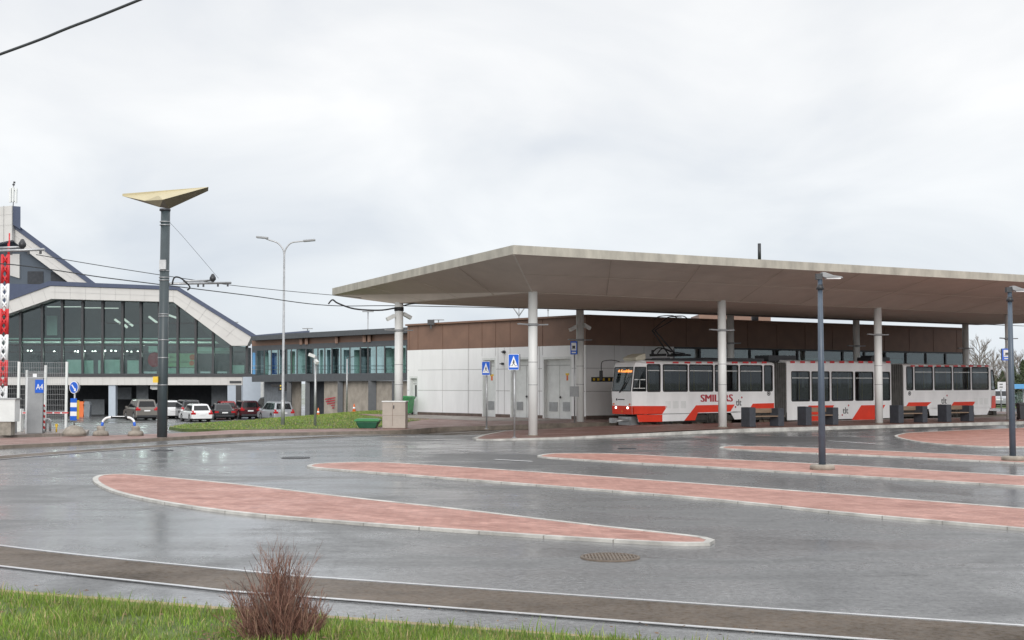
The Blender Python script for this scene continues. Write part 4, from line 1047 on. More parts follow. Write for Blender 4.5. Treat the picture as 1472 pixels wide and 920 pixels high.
def car_body(label, x0, x1, z0, zt, wins, zwin, vent, farwins=True):
    b = MB()
    ops = [(a, c, zwin[0], zwin[1]) for a, c in wins]
    boxes_with_openings(b, x0, x1, z0, zt, ops, 0, .05); boxes_with_openings(b, x0, x1, z0, zt, ops, TW - .05, TW)
    b.bb(x0, x1, .05, TW - .05, z0 + .1, max(z0 + .16, .82), 1)
    roof_loft(b, x0, x1, zt)
    o = b.build('car_body', [M['tram_white'], M['under']], tram); o['label'] = label
    for a, c in wins:
        tram_window(o, a, c, zwin[0], zwin[1], vent if c - a > .6 else 0)
        tram_window(o, a, c, zwin[0], zwin[1], 0, TW, 1)
    mb = MB(); x = x0 + .5
    while x < x1 - .6:
        for y in (.35, 1.45): mb.bb(x, x + .4, y, y + .4, .9, 1.3); mb.bb(x + .38, x + .46, y, y + .4, 1.3, 1.95)
        mb.tube([(x + .3, .85, .85), (x + .3, .85, 3.0)], .02, 6, 1)
        x += .95
    mb.build('seats', [M['seat'], M['yellow']], o)
    mb = MB()
    for i, (a, c) in enumerate(wins):             # dark boards added by the far doors to darken the bright windows
        w = c - a
        if i % 2 == 0: mb.bb(a + w * .12, a + w * .42, 1.55, 1.60, .85, zwin[1] - .1)
        mb.bb(a + w * .62, a + w * (.80 if i % 3 else .95), 1.72, 1.76, .85, zwin[0] + (zwin[1] - zwin[0]) * (.75 if i % 3 else 1.0))
    mb.bb(x0 + .1, x1 - .1, .3, 1.7, zt - .12, zt - .06)
    mb.build('darkening_boards', M['dark'], o)
    return o
zt1 = 3.12
E1 = ts(1113); E2a, E2b = ts(1131), ts(1281); E3a, E3b = ts(1299), ts(1424)
W1 = [(ts(a), ts(b)) for a, b in ((930.6, 948.8), (953.5, 988), (991.3, 1024.8), (1028.1, 1060.9), (1064.3, 1095.6), (1098.9, 1110.2))]
zw = (tw(970, 562.3)[1], tw(970, 524.5)[1])
c1 = car_body('front tram car with the driver cab', .75, E1, .74, zt1, W1, zw, .26)
W2 = [(ts(a), ts(b)) for a, b in ((1138, 1163.7), (1167, 1192), (1195.7, 1226), (1229.6, 1255), (1266, 1279))]
zw2 = (tw(1180, 575.9)[1], tw(1180, 534.6)[1])
c2 = car_body('low-floor middle tram car', E2a, E2b, .30, 3.22, W2, zw2, .30)
W3 = [(ts(a), ts(b)) for a, b in ((1303.3, 1312.4), (1315.2, 1340.7), (1343.5, 1368), (1370.7, 1394.8), (1397.4, 1420.9))]
zw3 = (tw(1360, 560)[1], tw(1360, 528)[1])
c3 = car_body('rear tram car', E3a, E3b, .76, 3.10, W3, zw3, .26)
# cab ends
mb, gl, pt = nose(0, 1, zt1, .72, 'cab'); o = mb.build('cab', M['tram_white'], tram, bevel=.02); cab = o
for k, e in enumerate(gl):
    m2 = MB(); nn = (e[1] - e[0]).cross(e[3] - e[0]).normalized() * (.008)
    m2.prism([p - nn * .5 for p in e], nn); m2.build('windscreen' if k == 1 else 'cab_window', M['tramglass'], cab)
    m2 = MB()
    for a in range(4): m2.tube([e[a], e[(a + 1) % 4]], .022, 6)
    m2.build('window_rubber', M['black'], cab)
e = gl[0]; m2 = MB()
def bil(e, u, v): return lerp(lerp(e[0], e[1], u), lerp(e[3], e[2], u), v)
m2.bar(bil(e, .05, .48), bil(e, .95, .48), .03, .04); m2.bar(bil(e, .05, .12), bil(e, .95, .12), .03, .03); m2.bar(bil(e, .5, .12), bil(e, .5, .48), .03, .03); m2.build('sliding_window_frame', M['lightgrey'], cab)
e = gl[1]; off = Vector((.05, 0, 0))
m2 = MB(); q = [bil(e, .08, .76) + off, bil(e, .98, .76) + off, bil(e, .98, .93) + off, bil(e, .08, .93) + off]; m2.prism(q, (.03, 0, 0)); m2.build('destination_box', M['black'], cab)
me_ = frame(bil(e, .84, .785) + Vector((.035, 0, 0)), (0, -1, 0), (0.13, 0, 1))
put_text('destination_text', '4 Kesklinn', .2, M['display'], cab, me_, bold=.006, fit=1.12)
m2 = MB(); q = [bil(e, .15, .58) + off, bil(e, .85, .58) + off, bil(e, .85, .66) + off, bil(e, .15, .66) + off]; m2.prism(q, (.03, 0, 0)); m2.build('route_plate', M['mint'], cab)
m2 = MB(); q = [bil(e, .03, .0) + off * 1.6, bil(e, .97, .0) + off * 1.6, bil(e, .97, .56) + off * 2.2, bil(e, .03, .56) + off * 2.2]; m2.prism(q, (.02, 0, 0)); m2.build('sun_blind', M['lightgrey'], cab)
m2 = MB(); m2.tube([bil(e, .55, -.06) - Vector((.05, 0, 0)), bil(e, .28, .36) - Vector((.05, 0, 0))], .03, 6); m2.tube([bil(e, .4, .1) - Vector((.06, 0, 0)), bil(e, .12, .66) - Vector((.05, 0, 0))], .016, 6); m2.build('wiper', M['black'], cab)
# front livery, lamps, mirror, coupler
m2 = MB()
def fp(y, z): return Vector((lerp(.05, 0, (z - .72) / 1.06) - .006, y, z))
m2.prism([fp(.24, .725), fp(1.76, .725), fp(1.76, 1.12), fp(.24, 1.12)], (-.006, 0, 0))
m2.prism([Vector((.74, -.006, .725)), Vector((.05, .234, .725)), Vector((.035, .234, 1.12)), Vector((.74, -.006, 1.12))], (-.004, -.008, 0))
m2.build('red_band', M['tram_red'], cab)
m2 = MB()
for y in (.55, 1.45): MB().tube([fp(y, 1.03), fp(y, 1.03) - Vector((.03, 0, 0))], .05, 12).build('headlight', M['lampwhite'], cab)
m2 = MB()
for y in (.38, 1.62): m2.tube([fp(y, 1.2), fp(y, 1.2) - Vector((.04, 0, 0))], .04, 10)
m2.tube([fp(1.0, .85), fp(1.0, .85) - Vector((.03, 0, 0))], .05, 10)
m2.build('indicator_lamp', M['orange'], cab)
m2 = MB(); m2.tube([fp(1.38, 1.42), fp(1.38, 1.42) - Vector((.008, 0, 0))], .055, 12); m2.bar(fp(1.28, 1.42) - Vector((.003, 0, 0)), fp(.78, 1.42) - Vector((.003, 0, 0)), .006, .045); m2.build('front_badge', M['letter'], cab)
m2 = MB(); m2.tube(spline([(.6, 1.75, 3.2), (.2, 1.9, 3.3), (-.3, 2.0, 3.26), (-.42, 2.02, 3.1), (-.42, 2.02, 2.75)], 5), .02, 6); m2.bb(-.46, -.40, 1.93, 2.13, 2.35, 2.8); m2.build('mirror', M['black'], cab)
m2 = MB(); m2.bar((-.55, 1.0, .42), (.9, 1.0, .5), .12, .14); m2.bb(-.62, -.4, .85, 1.15, .32, .55); m2.tube([(-.45, .8, .4), (.3, .75, .45)], .05, 8); m2.tube([(-.5, 1.3, .45), (.2, 1.3, .5)], .04, 8); m2.bb(.2, .8, .5, 1.5, .2, .6); m2.build('coupler', M['steel'], tram)
mb, gl, pt = nose(E3b + .75, -1, 3.10, .72, 'rear'); rcab = mb.build('rear_end', M['tram_white'], tram, bevel=.02)
for k, e in enumerate(gl):
    m2 = MB(); nn = (e[1] - e[0]).cross(e[3] - e[0]).normalized() * .008; m2.prism([p - nn * .5 for p in e], nn); m2.build('rear_window', M['tramglass'], rcab)
    m2 = MB(); [m2.tube([e[a], e[(a + 1) % 4]], .03, 6) for a in range(4)]; m2.build('window_rubber', M['black'], rcab)
m2 = MB(); r = E3b
m2.prism([Vector((r + .01, -.006, .73)), Vector((r + .70, .234, .73)), Vector((r + .73, .234, 1.45)), Vector((r + .12, -.006, 1.45))], (0, -.01, 0)); m2.prism([Vector((r + .735, .24, .74)), Vector((r + .735, 1.76, .74)), Vector((r + .745, 1.76, 1.45)), Vector((r + .745, .24, 1.45))], (.01, 0, 0)); m2.build('red_band', M['tram_red'], rcab)
m2 = MB(); m2.bar((r + .4, 1.0, .45), (r + 1.6, 1.0, .42), .14, .16); m2.bb(r + 1.3, r + 1.6, .82, 1.18, .3, .55); m2.build('coupler', M['under'], tram)
# skirts below the side
decal(c1, 'skirt', [(916, 596.4), (1003, 594.5), (983, 605.0), (918, 606.8)], M['tram_white'], -.03, .03)
decal(c1, 'red_stripe', [(911.2, 583.6), (959.5, 583.6), (952, 594.8), (911.4, 595.2)], M['tram_red'])
decal(c1, 'red_skirt', [(915, 596.2), (952.0, 595.9), (952.0, 606.2), (918, 606.6)], M['tram_red'], .006)
decal(c1, 'red_stripe', [(1000.5, 582.6), (1056, 581.5), (1050, 591.6), (1003, 593.2), (999, 604.2), (983.6, 604.6)], M['tram_red'])
decal(c1, 'skirt', [(1050, 592.0), (1084, 590.5), (1076, 602), (1056, 603)], M['tram_white'], -.03, .03)
decal(c1, 'red_stripe', [(1082, 580.2), (1112.6, 579.4), (1112.6, 590.6), (1075, 592.2)], M['tram_red'])
decal(c2, 'red_stripe', [(1162.5, 583), (1199, 582.5), (1187, 605.3), (1148, 606.2)], M['tram_red'])
decal(c2, 'red_stripe', [(1238, 582.6), (1272.6, 582), (1259, 604), (1223.5, 604.8)], M['tram_red'])
decal(c3, 'red_stripe', [(1306, 578.4), (1339, 578), (1327, 588.5), (1299.5, 589.2)], M['tram_red'])
decal(c3, 'red_stripe', [(1371, 577.8), (1402.6, 577.2), (1397, 584.5), (1366, 585.2)], M['tram_red'])
decal(c3, 'skirt', [(1335, 586), (1353, 586), (1351, 597.5), (1337, 597.5)], M['tram_white'], -.03, .03)
decal(c3, 'skirt', [(1398, 586), (1423.6, 585.5), (1419, 596), (1401, 596.5)], M['tram_white'], -.03, .03)
# joint line, vents and small fittings
m2 = MB()
for a, b, y0, y1 in ((956.4, 964.4, 576.5, 586.7), (967.2, 975.3, 576.3, 586.6), (978.4, 986, 576.2, 586.5)):
    s0, z1 = tw(a, y0); s1, z0 = tw(b, y1)
    for i in range(8): m2.bb(s0, s1, -.012, 0, z0 + (z1 - z0) * i / 8, z0 + (z1 - z0) * (i + .55) / 8)
m2.build('vent_grille', M['lightgrey'], c1)
m2 = MB()
for a, b, y0, y1 in ((1400.5, 1405, 572, 581), (1408, 1412.5, 572, 581), (1415, 1420, 572, 581)):
    s0, z1 = tw(a, y0); s1, z0 = tw(b, y1)
    for i in range(8): m2.bb(s0, s1, -.012, 0, z0 + (z1 - z0) * i / 8, z0 + (z1 - z0) * (i + .55) / 8)
m2.build('vent_grille', M['lightgrey'], c3)
def dashes(par, xs, y0, y1, z1=None):
    for a, b in xs:
        s0, z1 = tw(a, y0); s1, z0 = tw(b, y1); MB().bb(s0, s1, -.006, -.001, z0, z1).build('red_dash', M['red'], par)
dashes(c1, [(929, 940.4), (967.2, 975.5), (984, 992.3), (1000.6, 1008.3), (1016.6, 1024.6), (1052, 1060.4), (1067.6, 1076), (1079.5, 1088), (1095, 1102)], 519.9, 522.4)
dashes(c2, [(1136, 1142.6), (1150.2, 1157), (1165, 1171.7), (1180, 1187), (1193, 1199.5), (1206.5, 1213.7), (1220, 1227.4), (1234, 1241), (1247.8, 1254.3), (1273.7, 1280)], 519.0, 522)
dashes(c3, [(1309, 1315), (1320.4, 1327.6), (1334, 1341), (1346, 1352.6), (1358, 1364.5), (1370.4, 1377), (1381.7, 1388), (1392.8, 1399.3), (1404.5, 1410.6), (1416, 1421)], 525.0, 527.2)
def ttext(body, pxl, pxr, ybot, ytop, par, mt, bold=0.0):
    s0, z0 = tw(pxl, ybot); s1, z1 = tw(pxr, ytop)
    return put_text('lettering', body, (z1 - z0) * 1.38, M[mt], par, frame((s0, -.004, z0), (1, 0, 0), (0, 0, 1)), bold, fit=s1 - s0)
ttext('SMILERS', 1007, 1052.5, 577.6, 566.4, c1, 'text_red', .024)
def logo(par, px, py):
    ttext('tlt', px, px + 7.6, py + 9.5, py, par, 'letter', .008)
    for dx, dy in ((-.8, 11.5), (8.2, -2.2)):
        s, z = tw(px + dx, py + dy); MB().prism([(s + .05 * math.cos(a), -.004, z + .05 * math.sin(a)) for a in [i * math.pi / 5 for i in range(10)]], (0, -.004, 0)).build('red_dot', M['text_red'], par)
logo(c1, 1058, 573.5); logo(c2, 1211.5, 585); logo(c3, 1353, 570.8)
for par, px, py in ((c1, 1105, 565.5), (c3, 1307.5, 565.5)):
    s, z = tw(px, py); m2 = MB(); pts = [(math.cos(i * math.pi / 8), math.sin(i * math.pi / 8)) for i in range(16)]
    m2.add([(s + .12 * a, -.005, z + .12 * b) for a, b in pts] + [(s + .08 * a, -.005, z + .08 * b) for a, b in pts], [(j, (j + 1) % 16, 16 + (j + 1) % 16, 16 + j) for j in range(16)]); m2.bb(s - .05, s + .05, -.006, -.004, z - .05, z + .05); m2.build('round_mark', M['letter'], par)
ttext('131', 912.6, 919, 588.6, 584.9, c1, 'letter_white', .006)
# underframe, bogies
for a, b, c, d, e, f in ((1.0, 5.0, .2, 1.8, .3, .73), (7.2, E1 - .2, .2, 1.8, .35, .73), (E3a + .2, E3b, .2, 1.8, .35, .75)): MB().bb(a, b, c, d, e, f).build('underframe', M['under'], tram)
def bogie(x):
    m2 = MB(); m2.bb(x - 1.25, x + 1.25, .12, .25, .38, .62); m2.bb(x - .5, x + .5, .1, .3, .25, .75); m2.bb(x - 1.2, x + 1.2, .4, 1.6, .5, .72)
    for q in (-.35, 0, .35): m2.tube([(x + q, .08, .3), (x + q, .08, .7)], .07, 8)
    b = m2.build('bogie', M['under'], tram)
    for dx in (-.95, .95):
        for y in (.30, 1.62): MB().tube([(x + dx, y, .34), (x + dx, y + .09, .34)], .34, 20).tube([(x + dx, y - .06, .34), (x + dx, y, .34)], .12, 12).build('wheel', M['rust'], b)
for px in (1029, 1158, 1265, 1380): bogie(ts(px) if px != 1158 else ts(1122) + .1)
bogie(1.9)
def bellows(x0, x1, z0, z1):
    m2 = MB(); n = 12
    for i in range(n):
        a = x0 + (x1 - x0) * i / n; w = (x1 - x0) / n; ins = .06 if i % 2 else .02
        m2.bb(a, a + w, ins, TW - ins, z0, z1 - (.03 if i % 2 else 0))
    m2.build('bellows', M['bellows'], tram)
bellows(E1, E2a, .45, 3.24); bellows(E2b, E3a, .45, 3.22)
# roof kit
m2 = MB(); s0, s1 = ts(898), ts(938.5)
m2.prism([(.55, .5, 3.26), (s1 - .1, .5, 3.3), (s1, .5, 3.36), (s1 - .02, .5, 3.62), (.75, .5, 3.54), (.45, .5, 3.4)], (0, 1.0, 0)); m2.build('air_conditioner', M['cream'], tram, bevel=.04)
m2 = MB()
for y in (.35, 1.65): m2.tube([(1.9, y, 3.36), (5.6, y, 3.42)], .03, 6)
m2.bb(2.0, 5.4, .3, 1.7, 3.27, 3.33)
for x in (2.4, 3.4, 4.4, 5.3): m2.bb(x, x + .06, .35, 1.65, 3.3, 3.42)
m2.bb(4.6, E1 - .3, .4, 1.6, 3.28, 3.45); m2.bb(E1 + .1, E2a + 1.2, .5, 1.5, 3.3, 3.62); m2.bb(E2b - 1.0, E2b + .5, .5, 1.5, 3.35, 3.6); m2.bb(E2b - .8, E2b - .3, .6, 1.4, 3.6, 3.7)
m2.build('roof_gear', M['dark'], tram)
m2 = MB()
hinge = Vector((ts(985), 1.0, 3.62)); knee = Vector((ts(959), 1.0, 4.75)); head = Vector((ts(984), 1.0, 5.45))
for dy in (-.25, .25): m2.tube([hinge + Vector((0, dy, 0)), knee + Vector((0, dy * .4, 0))], .035, 6); m2.tube([knee + Vector((0, dy * .4, 0)), head + Vector((0, dy * 1.6, -.1))], .022, 6)
for x in (-.32, .32): m2.tube(spline([head + Vector((x, -.85, -.12)), head + Vector((x, -.5, .02)), head + Vector((x, .5, .02)), head + Vector((x, .85, -.12))], 4), .025, 6)
m2.bar(head + Vector((-.34, -.4, -.03)), head + Vector((.34, -.4, -.03)), .03, .03); m2.bar(head + Vector((-.34, .4, -.03)), head + Vector((.34, .4, -.03)), .03, .03)
for dx in (-.9, .2): m2.bb(hinge.x + dx, hinge.x + dx + .08, .4, 1.6, 3.5, 3.62)
m2.tube(spline([hinge + Vector((-1.3, -.4, -.1)), hinge + Vector((-.9, -.4, .25)), hinge + Vector((-.3, -.4, .1)), hinge + Vector((.5, -.4, .02))], 4), .03, 6); m2.tube(spline([hinge + Vector((-1.1, .3, -.1)), hinge + Vector((-.6, .3, .3)), hinge + Vector((.2, .3, .12))], 4), .03, 6)
m2.tube([hinge + Vector((-1.2, 0, -.1)), hinge + Vector((-1.2, 0, .18))], .06, 8); m2.tube([hinge + Vector((1.2, 0, -.05)), hinge + Vector((.0, 0, .0))], .05, 8)
m2.build('pantograph', M['black'], tram)

# ------------------------------------------------------------------ benches
def bench(px, label):
    y0 = 612.5 - (px - 1078) * .012
    s, _ = onwall(px, 600, UN(0, -.2), U); p = UN(s, -.2); z = plat_h(p.x, p.y)
    t = thing('platform_bench', (p.x, p.y, z), label, 'bench', rz=ANG, group='benches along the front platform')
    for x in (.02, 1.75):
        e = MB().bb(x, x + .36, -.28, .28, 0, .86 if x < 1 else .80).build('end_block', M['bench_dark'], t, bevel=.015)
    m2 = MB(); [m2.bb(.36, 2.15, -.26 + i * .13, -.15 + i * .13, .43, .475) for i in range(4)]; m2.build('seat', M['wood'], t)
    m2 = MB(); m2.bb(.385, 1.745, .14, .18, .60, .80); m2.build('backrest', M['wood'], t)
for px, lb in ((1071, 'dark ended wooden bench nearest the tram cab, before the first bellows'), (1152, 'dark ended wooden bench before the middle tram car, behind the slim lamp post'), (1285, 'dark ended wooden bench just right of the second bellows'), (1354, 'dark ended wooden bench before the rear tram car, farthest right')): bench(px, lb)

# ------------------------------------------------------------------ signs on poles
def ped_figure(mb, s, m):
    """walking figure over stripes, unit triangle half width s"""
    y = -.012
    def line(a, b, w): 
        a, b = Vector((a[0] * s, y, a[1] * s)), Vector((b[0] * s, y, b[1] * s)); mb.bar(a, b, w * s, .004, m, up=(0, 1, 0))
    mb.prism([(.03 * s + .13 * s * math.cos(q), y, .62 * s + .13 * s * math.sin(q)) for q in [i * math.pi / 5 for i in range(10)]], (0, -.003, 0), m)
    line((.02, .48), (-.02, .0), .24); line((-.02, .05), (-.28, -.5), .14); line((0, .05), (.26, -.48), .14); line((.05, .42), (.3, .08), .10); line((-.02, .42), (-.24, .1), .10)
    for x in (-.62, -.36, .38, .62): line((x - .06, -.66), (x + .06, -.5), .12)
def crossing_sign(px, base, top, bot, wpx, label, rz):
    p = PT(*base); zb = walk_h(p.x, p.y) if base[1] < 620 else plat_h(p.x, p.y)
    p = P(base[0], base[1], zb); Y = p.y
    t = thing('pedestrian_crossing_sign', (p.x, p.y, zb), label, 'road sign', rz=rz)
    zt, z0 = D(px, top, Y).z - zb, D(px, bot, Y).z - zb; w = wpx * Y / F / math.cos(rz); h = zt - z0; cz = (zt + z0) / 2
    MB().tube([(0, .1, 0), (0, .1, zt - .04)], .036, 12).build('pole', M['steel'], t); MB().lathe([(.09, 0), (.09, .02), (.05, .04)], (0, .1, 0), 12).build('pole_foot', M['steel'], t)
    MB().bb(-w / 2, w / 2, 0, .2, z0, zt).build('sign_box', M['grey'], t, bevel=.012)
    m2 = MB(); o = rrect(0, cz, w, h, .04); m2.prism([(a, -.003, b) for a, b in o], (0, -.004, 0), 0)
    i = rrect(0, cz, w * .93, h * .945, .03); m2.prism([(a, -.0075, b) for a, b in i], (0, -.002, 0), 1)
    m2.prism([(-w * .40, -.010, cz - h * .33), (w * .40, -.010, cz - h * .33), (0, -.010, cz + h * .40)], (0, -.0015, 0), 0)
    k = MB(); ped_figure(k, w * .40, 2); off = cz - h * .06
    m2.add([v + Vector((0, 0, off)) for v in k.v], k.f, 2)
    m2.build('sign_face', [M['sign_white'], M['blue'], M['letter']], t)
crossing_sign(737.5, (738.5, 629.5), 509, 532, 15.5, 'blue pedestrian crossing sign on the platform tip beside the first front column', math.radians(-16))
crossing_sign(697, (698.5, 617), 519.5, 539.5, 12, 'smaller looking blue pedestrian crossing sign on the pavement before the narrow white door', math.radians(-16))
def stop_sign(px, base, top, bot, wpx, label, rz, zfun, notice=True):
    zb = zfun; p = P(base[0], base[1], zb); Y = p.y
    t = thing('tram_stop_sign', (p.x, p.y, zb), label, 'stop sign', rz=rz)
    zt, z0 = D(px, top, Y).z - zb, D(px, bot, Y).z - zb; w = wpx * Y / F / math.cos(rz); h = zt - z0
    x = (D(px, top, Y).x - p.x) * .6
    MB().tube([(0, .1, 0), (0, .1, zt - .05)], .035, 12).build('pole', M['steel'], t)
    MB().bb(-w / 2 + x, w / 2 + x, 0, .22, z0, zt).build('sign_box', M['grey'], t, bevel=.01)
    m2 = MB(); m2.bb(-w / 2 + x, w / 2 + x, -.006, -.002, z0, zt, 0); m2.bb(-w * .36 + x, w * .36 + x, -.010, -.0065, z0 + h * .30, z0 + h * .88, 1)
    m2.bb(-w * .22 + x, w * .22 + x, -.013, -.0105, z0 + h * .46, z0 + h * .66, 2); m2.bb(-w * .30 + x, w * .30 + x, -.013, -.0105, z0 + h * .40, z0 + h * .44, 2); m2.bb(-w * .3 + x, w * .3 + x, -.010, -.0065, z0 + h * .10, z0 + h * .2, 3)
    m2.build('sign_face', [M['blue'], M['sign_white'], M['dark'], M['lightgrey']], t)
    if notice: MB().bb(-.22, .22, .0, .06, 1.25, 1.75).build('timetable_case', M['grey'], t)
stop_sign(824.5, (825.5, 607.8), 490.5, 509.5, 9.5, 'blue tram stop sign on a slim pole beside the corner of the white hall', math.radians(-14), .17)
stop_sign(1447, (1452, 606.5), 501, 518, 15, 'blue tram stop sign behind the far right lamp post', math.radians(-8), .15, False)

# ------------------------------------------------------------------ slim slate lamp posts on the islands
def lamp_post(base, top_y, label):
    p = P(base[0], base[1], .05); zt = D(base[0], top_y, p.y).z
    t = thing('street_lamp', (p.x, p.y, .04), label, 'street lamp', group='slim slate lamp posts on the islands')
    hgt = zt - .04
    MB().lathe([(.29, -.02), (.29, .085), (.26, .11), (.12, .115)], n=24).build('footing', M['stone'], t)
    MB().tube([(0, 0, .1), (0, 0, hgt * .5), (0, 0, hgt - .02)], [.085, .075, .055], 14).build('pole', M['lamp_blue'], t)
    MB().lathe([(.10, hgt - .34), (.065, hgt - .22)], n=12).bb(-.10, .04, -.07, .07, hgt - .10, hgt + .04).build('bracket', M['dark'], t)
    m2 = MB(); m2.prism([(.03, -.12, hgt + .07), (.10, -.12, hgt + .07), (.30, -.10, hgt + .0), (.52, -.07, hgt - .03), (.54, -.07, hgt - .07), (.12, -.12, hgt - .06), (.04, -.12, hgt - .04)], (0, .24, 0)); m2.build('lamp_head', M['grey'], t, bevel=.012)
    m2 = MB(); m2.bb(.14, .48, -.08, .09, hgt - .085, hgt - .062); m2.build('lens', M['sign_white'], t)
lamp_post((1182, 674), 396, 'slim slate blue lamp post on the third island in front of the middle tram car')
lamp_post((1456, 661), 415, 'slim slate blue lamp post at the right edge on the fourth island')
# tall double-arm lamp on the lawn
p = P(406.5, 611.5, .1); zt = D(407, 341, p.y).z
t = thing('street_lamp', (p.x, p.y, .08), 'tall thin grey street lamp with two curved arms on the lawn', 'street lamp')
H_ = zt - .08
MB().tube([(0, 0, -.1), (0, 0, 1.2), (0, 0, 1.22), (0, 0, H_ - .9)], [.095, .09, .07, .045], 12).build('pole', M['steel'], t)
for s, dx, dz in ((-1, 1.32, .08), (1, 1.45, -.06)):
    a = MB().tube(spline([(0, 0, H_ - .95), (s * .05, 0, H_ - .6), (s * .3, 0, H_ - .28), (s * .7, 0, H_ - .17 + dz * .5), (s * (dx - .4), 0, H_ - .12 + dz)], 5), .035, 8).build('arm', M['steel'], t)
    m2 = MB(); m2.bar((s * (dx - .55), 0, H_ - .12 + dz), (s * dx, 0, H_ - .07 + dz), .24, .09); m2.build('lamp_head', M['grey'], a, bevel=.02)
# small camera pole and thin posts by the lounge
p = P(453, 612.6, .12); zt = D(453, 512, p.y).z
t = thing('camera_pole', (p.x, p.y, .1), 'short grey pole with two white cameras on the lawn', 'camera pole')
MB().tube([(0, 0, -.1), (0, 0, zt - .1)], .06, 10).build('pole', M['steel'], t)
for a, b in (((-.03, -.1, zt - .12), (-.28, -.2, zt - .02)), ((.0, -.1, zt - .3), (.12, -.25, zt - .42))): MB().bar(a, b, .14, .14).build('camera', M['lightgrey'], t)
p = D(498.5, 597, 92); 
t = thing('thin_post', (p.x, p.y, lawn_h(p.x, p.y)), 'thin grey post standing at the back of the lawn before the concrete wall', 'post')
MB().tube([(0, 0, 0), (0, 0, D(498.5, 516, 92).z - lawn_h(p.x, p.y))], .06, 8).build('pole', M['steel'], t); MB().bar((0, 0, 3.9), (.5, 0, 4.0), .05, .05).build('arm', M['dark'], t)

# ------------------------------------------------------------------ cabinet and bins
p = P(567, 615.6, .11)
t = thing('utility_cabinet', (p.x, p.y + .3, walk_h(p.x, p.y)), 'beige utility cabinet beside the left rear canopy column', 'cabinet', rz=math.radians(-6))
MB().bb(-.51, .51, -.3, .3, 0, 1.14).build('body', M['cabinet'], t, bevel=.015); MB().bb(-.54, .54, -.33, .33, 1.14, 1.19).build('lid', M['lightgrey'], t, bevel=.01)
MB().bb(-.06, -.05, -.306, -.3, .1, 1.1).bb(-.49, .49, -.305, -.3, .55, .556).build('door_gap', M['joint_b'], t); MB().bb(-.02, .02, -.33, -.3, .85, 1.0).build('lock', M['dark'], t)
def wheelie(name, loc, w, h, d, mt, label, rz=0.0, lidup=True):
    t = thing(name, loc, label, 'bin', rz=rz)
    m2 = MB(); m2.add([(x * w * k / 2, y * d * k / 2, z) for z, k in ((.08, .78), (h * .88, 1.0)) for x, y in ((-1, -1), (1, -1), (1, 1), (-1, 1))], [(0, 1, 2, 3), (4, 5, 6, 7), (0, 1, 5, 4), (1, 2, 6, 5), (2, 3, 7, 6), (3, 0, 4, 7)]); m2.bb(-w * .54, w * .54, -d * .54, d * .54, h * .84, h * .90); m2.build('body', M[mt], t, bevel=.02)
    m2 = MB(); m2.prism([(-w * .56, -d * .56, h * .905), (w * .56, -d * .56, h * .905), (w * .56, -d * .56, h * .95), (w * .3, -d * .56, h), (-w * .3, -d * .56, h), (-w * .56, -d * .56, h * .95)], (0, d * 1.12, 0)); m2.build('lid', M[mt], t, bevel=.01)
    for x in (-1, 1): MB().tube([(x * w * .36 - .03, d * .36, .1), (x * w * .36 + .03, d * .36, .1)], .1, 12).build('wheel', M['tyre'], t)
    return t
q = hw(onwall(598, 560, HA, HW)[0]) + HN * .75; wheelie('waste_bin', (q.x, q.y, walk_h(q.x, q.y)), .80, 1.13, .75, 'bin_green', 'tall bright green wheeled bin beside the small side door', math.radians(-20))
q = P(528, 615.2, .12); t = thing('grit_bin', (q.x, q.y + .25, lawn_h(q.x, q.y) - .02), 'low dark green grit box with a rounded lid on the lawn edge', 'bin', rz=math.radians(-5))
m2 = MB(); m2.add([(x * .5 * k, y * .3 * k, z) for z, k in ((0, .72), (.30, 1.0)) for x, y in ((-1, -1), (1, -1), (1, 1), (-1, 1))], [(0, 1, 2, 3), (4, 5, 6, 7), (0, 1, 5, 4), (1, 2, 6, 5), (2, 3, 7, 6), (3, 0, 4, 7)]); m2.build('body', M['bin_dark'], t, bevel=.03)
m2 = MB(); m2.prism([(-.55, -.34, .305), (.55, -.34, .305), (.55, -.34, .37), (.42, -.34, .43), (-.42, -.34, .43), (-.55, -.34, .37)], (0, .68, 0)); m2.build('lid', M['bin_green'], t, bevel=.02)

# ------------------------------------------------------------------ tall green pole with the folded beige lamp
p = P(233, 628.2, .11); PY = p.y
t = thing('tram_pole', (p.x, p.y, .1), 'tall dark green pole carrying a folded beige lamp head and a wire arm', 'pole')
zt = D(236, 301, PY).z - .1
MB().tube([(0, 0, -.2), (0, 0, zt * .42), (0, 0, zt * .421), (.02, 0, zt)], [.185, .182, .178, .165], 20, smooth=True).build('shaft', M['pole_green'], t)
m2 = MB()
for z in (1.9, 2.9, 3.55, 4.42, 4.5, 5.75, 5.85, 6.1, zt - .6, zt - .48): MB().lathe([(.192, z), (.192, z + .03)], n=20).build('strap', M['steel'], t)
MB().lathe([(.20, zt - .06), (.20, zt + .02)], n=20).build('collar', M['dark'], t)
m2 = MB(); m2.bb(-.30, -.12, -.24, -.06, 2.0, 2.22); m2.build('yellow_box', M['yellow'], t)
m2 = MB(); m2.bb(-.12, .12, -.26, -.14, 6.15, 6.5); m2.build('clamp', M['steel'], t)
wv = lambda a, b, Y: D(a, b, Y)
Lp, R_, Nn, Q, Sx, L2, K, K2, R2, Bp = wv(176, 278.5, 50.6), wv(299.7, 268.7, 50.3), wv(234, 287, 48.6), wv(228, 281, 49.1), wv(207.8, 288.6, 49.9), wv(176, 281.8, 50.6), wv(229.6, 298, 49.6), wv(243.7, 300, 49.9), wv(299.2, 274.5, 50.9), wv(240, 274, 52.6)
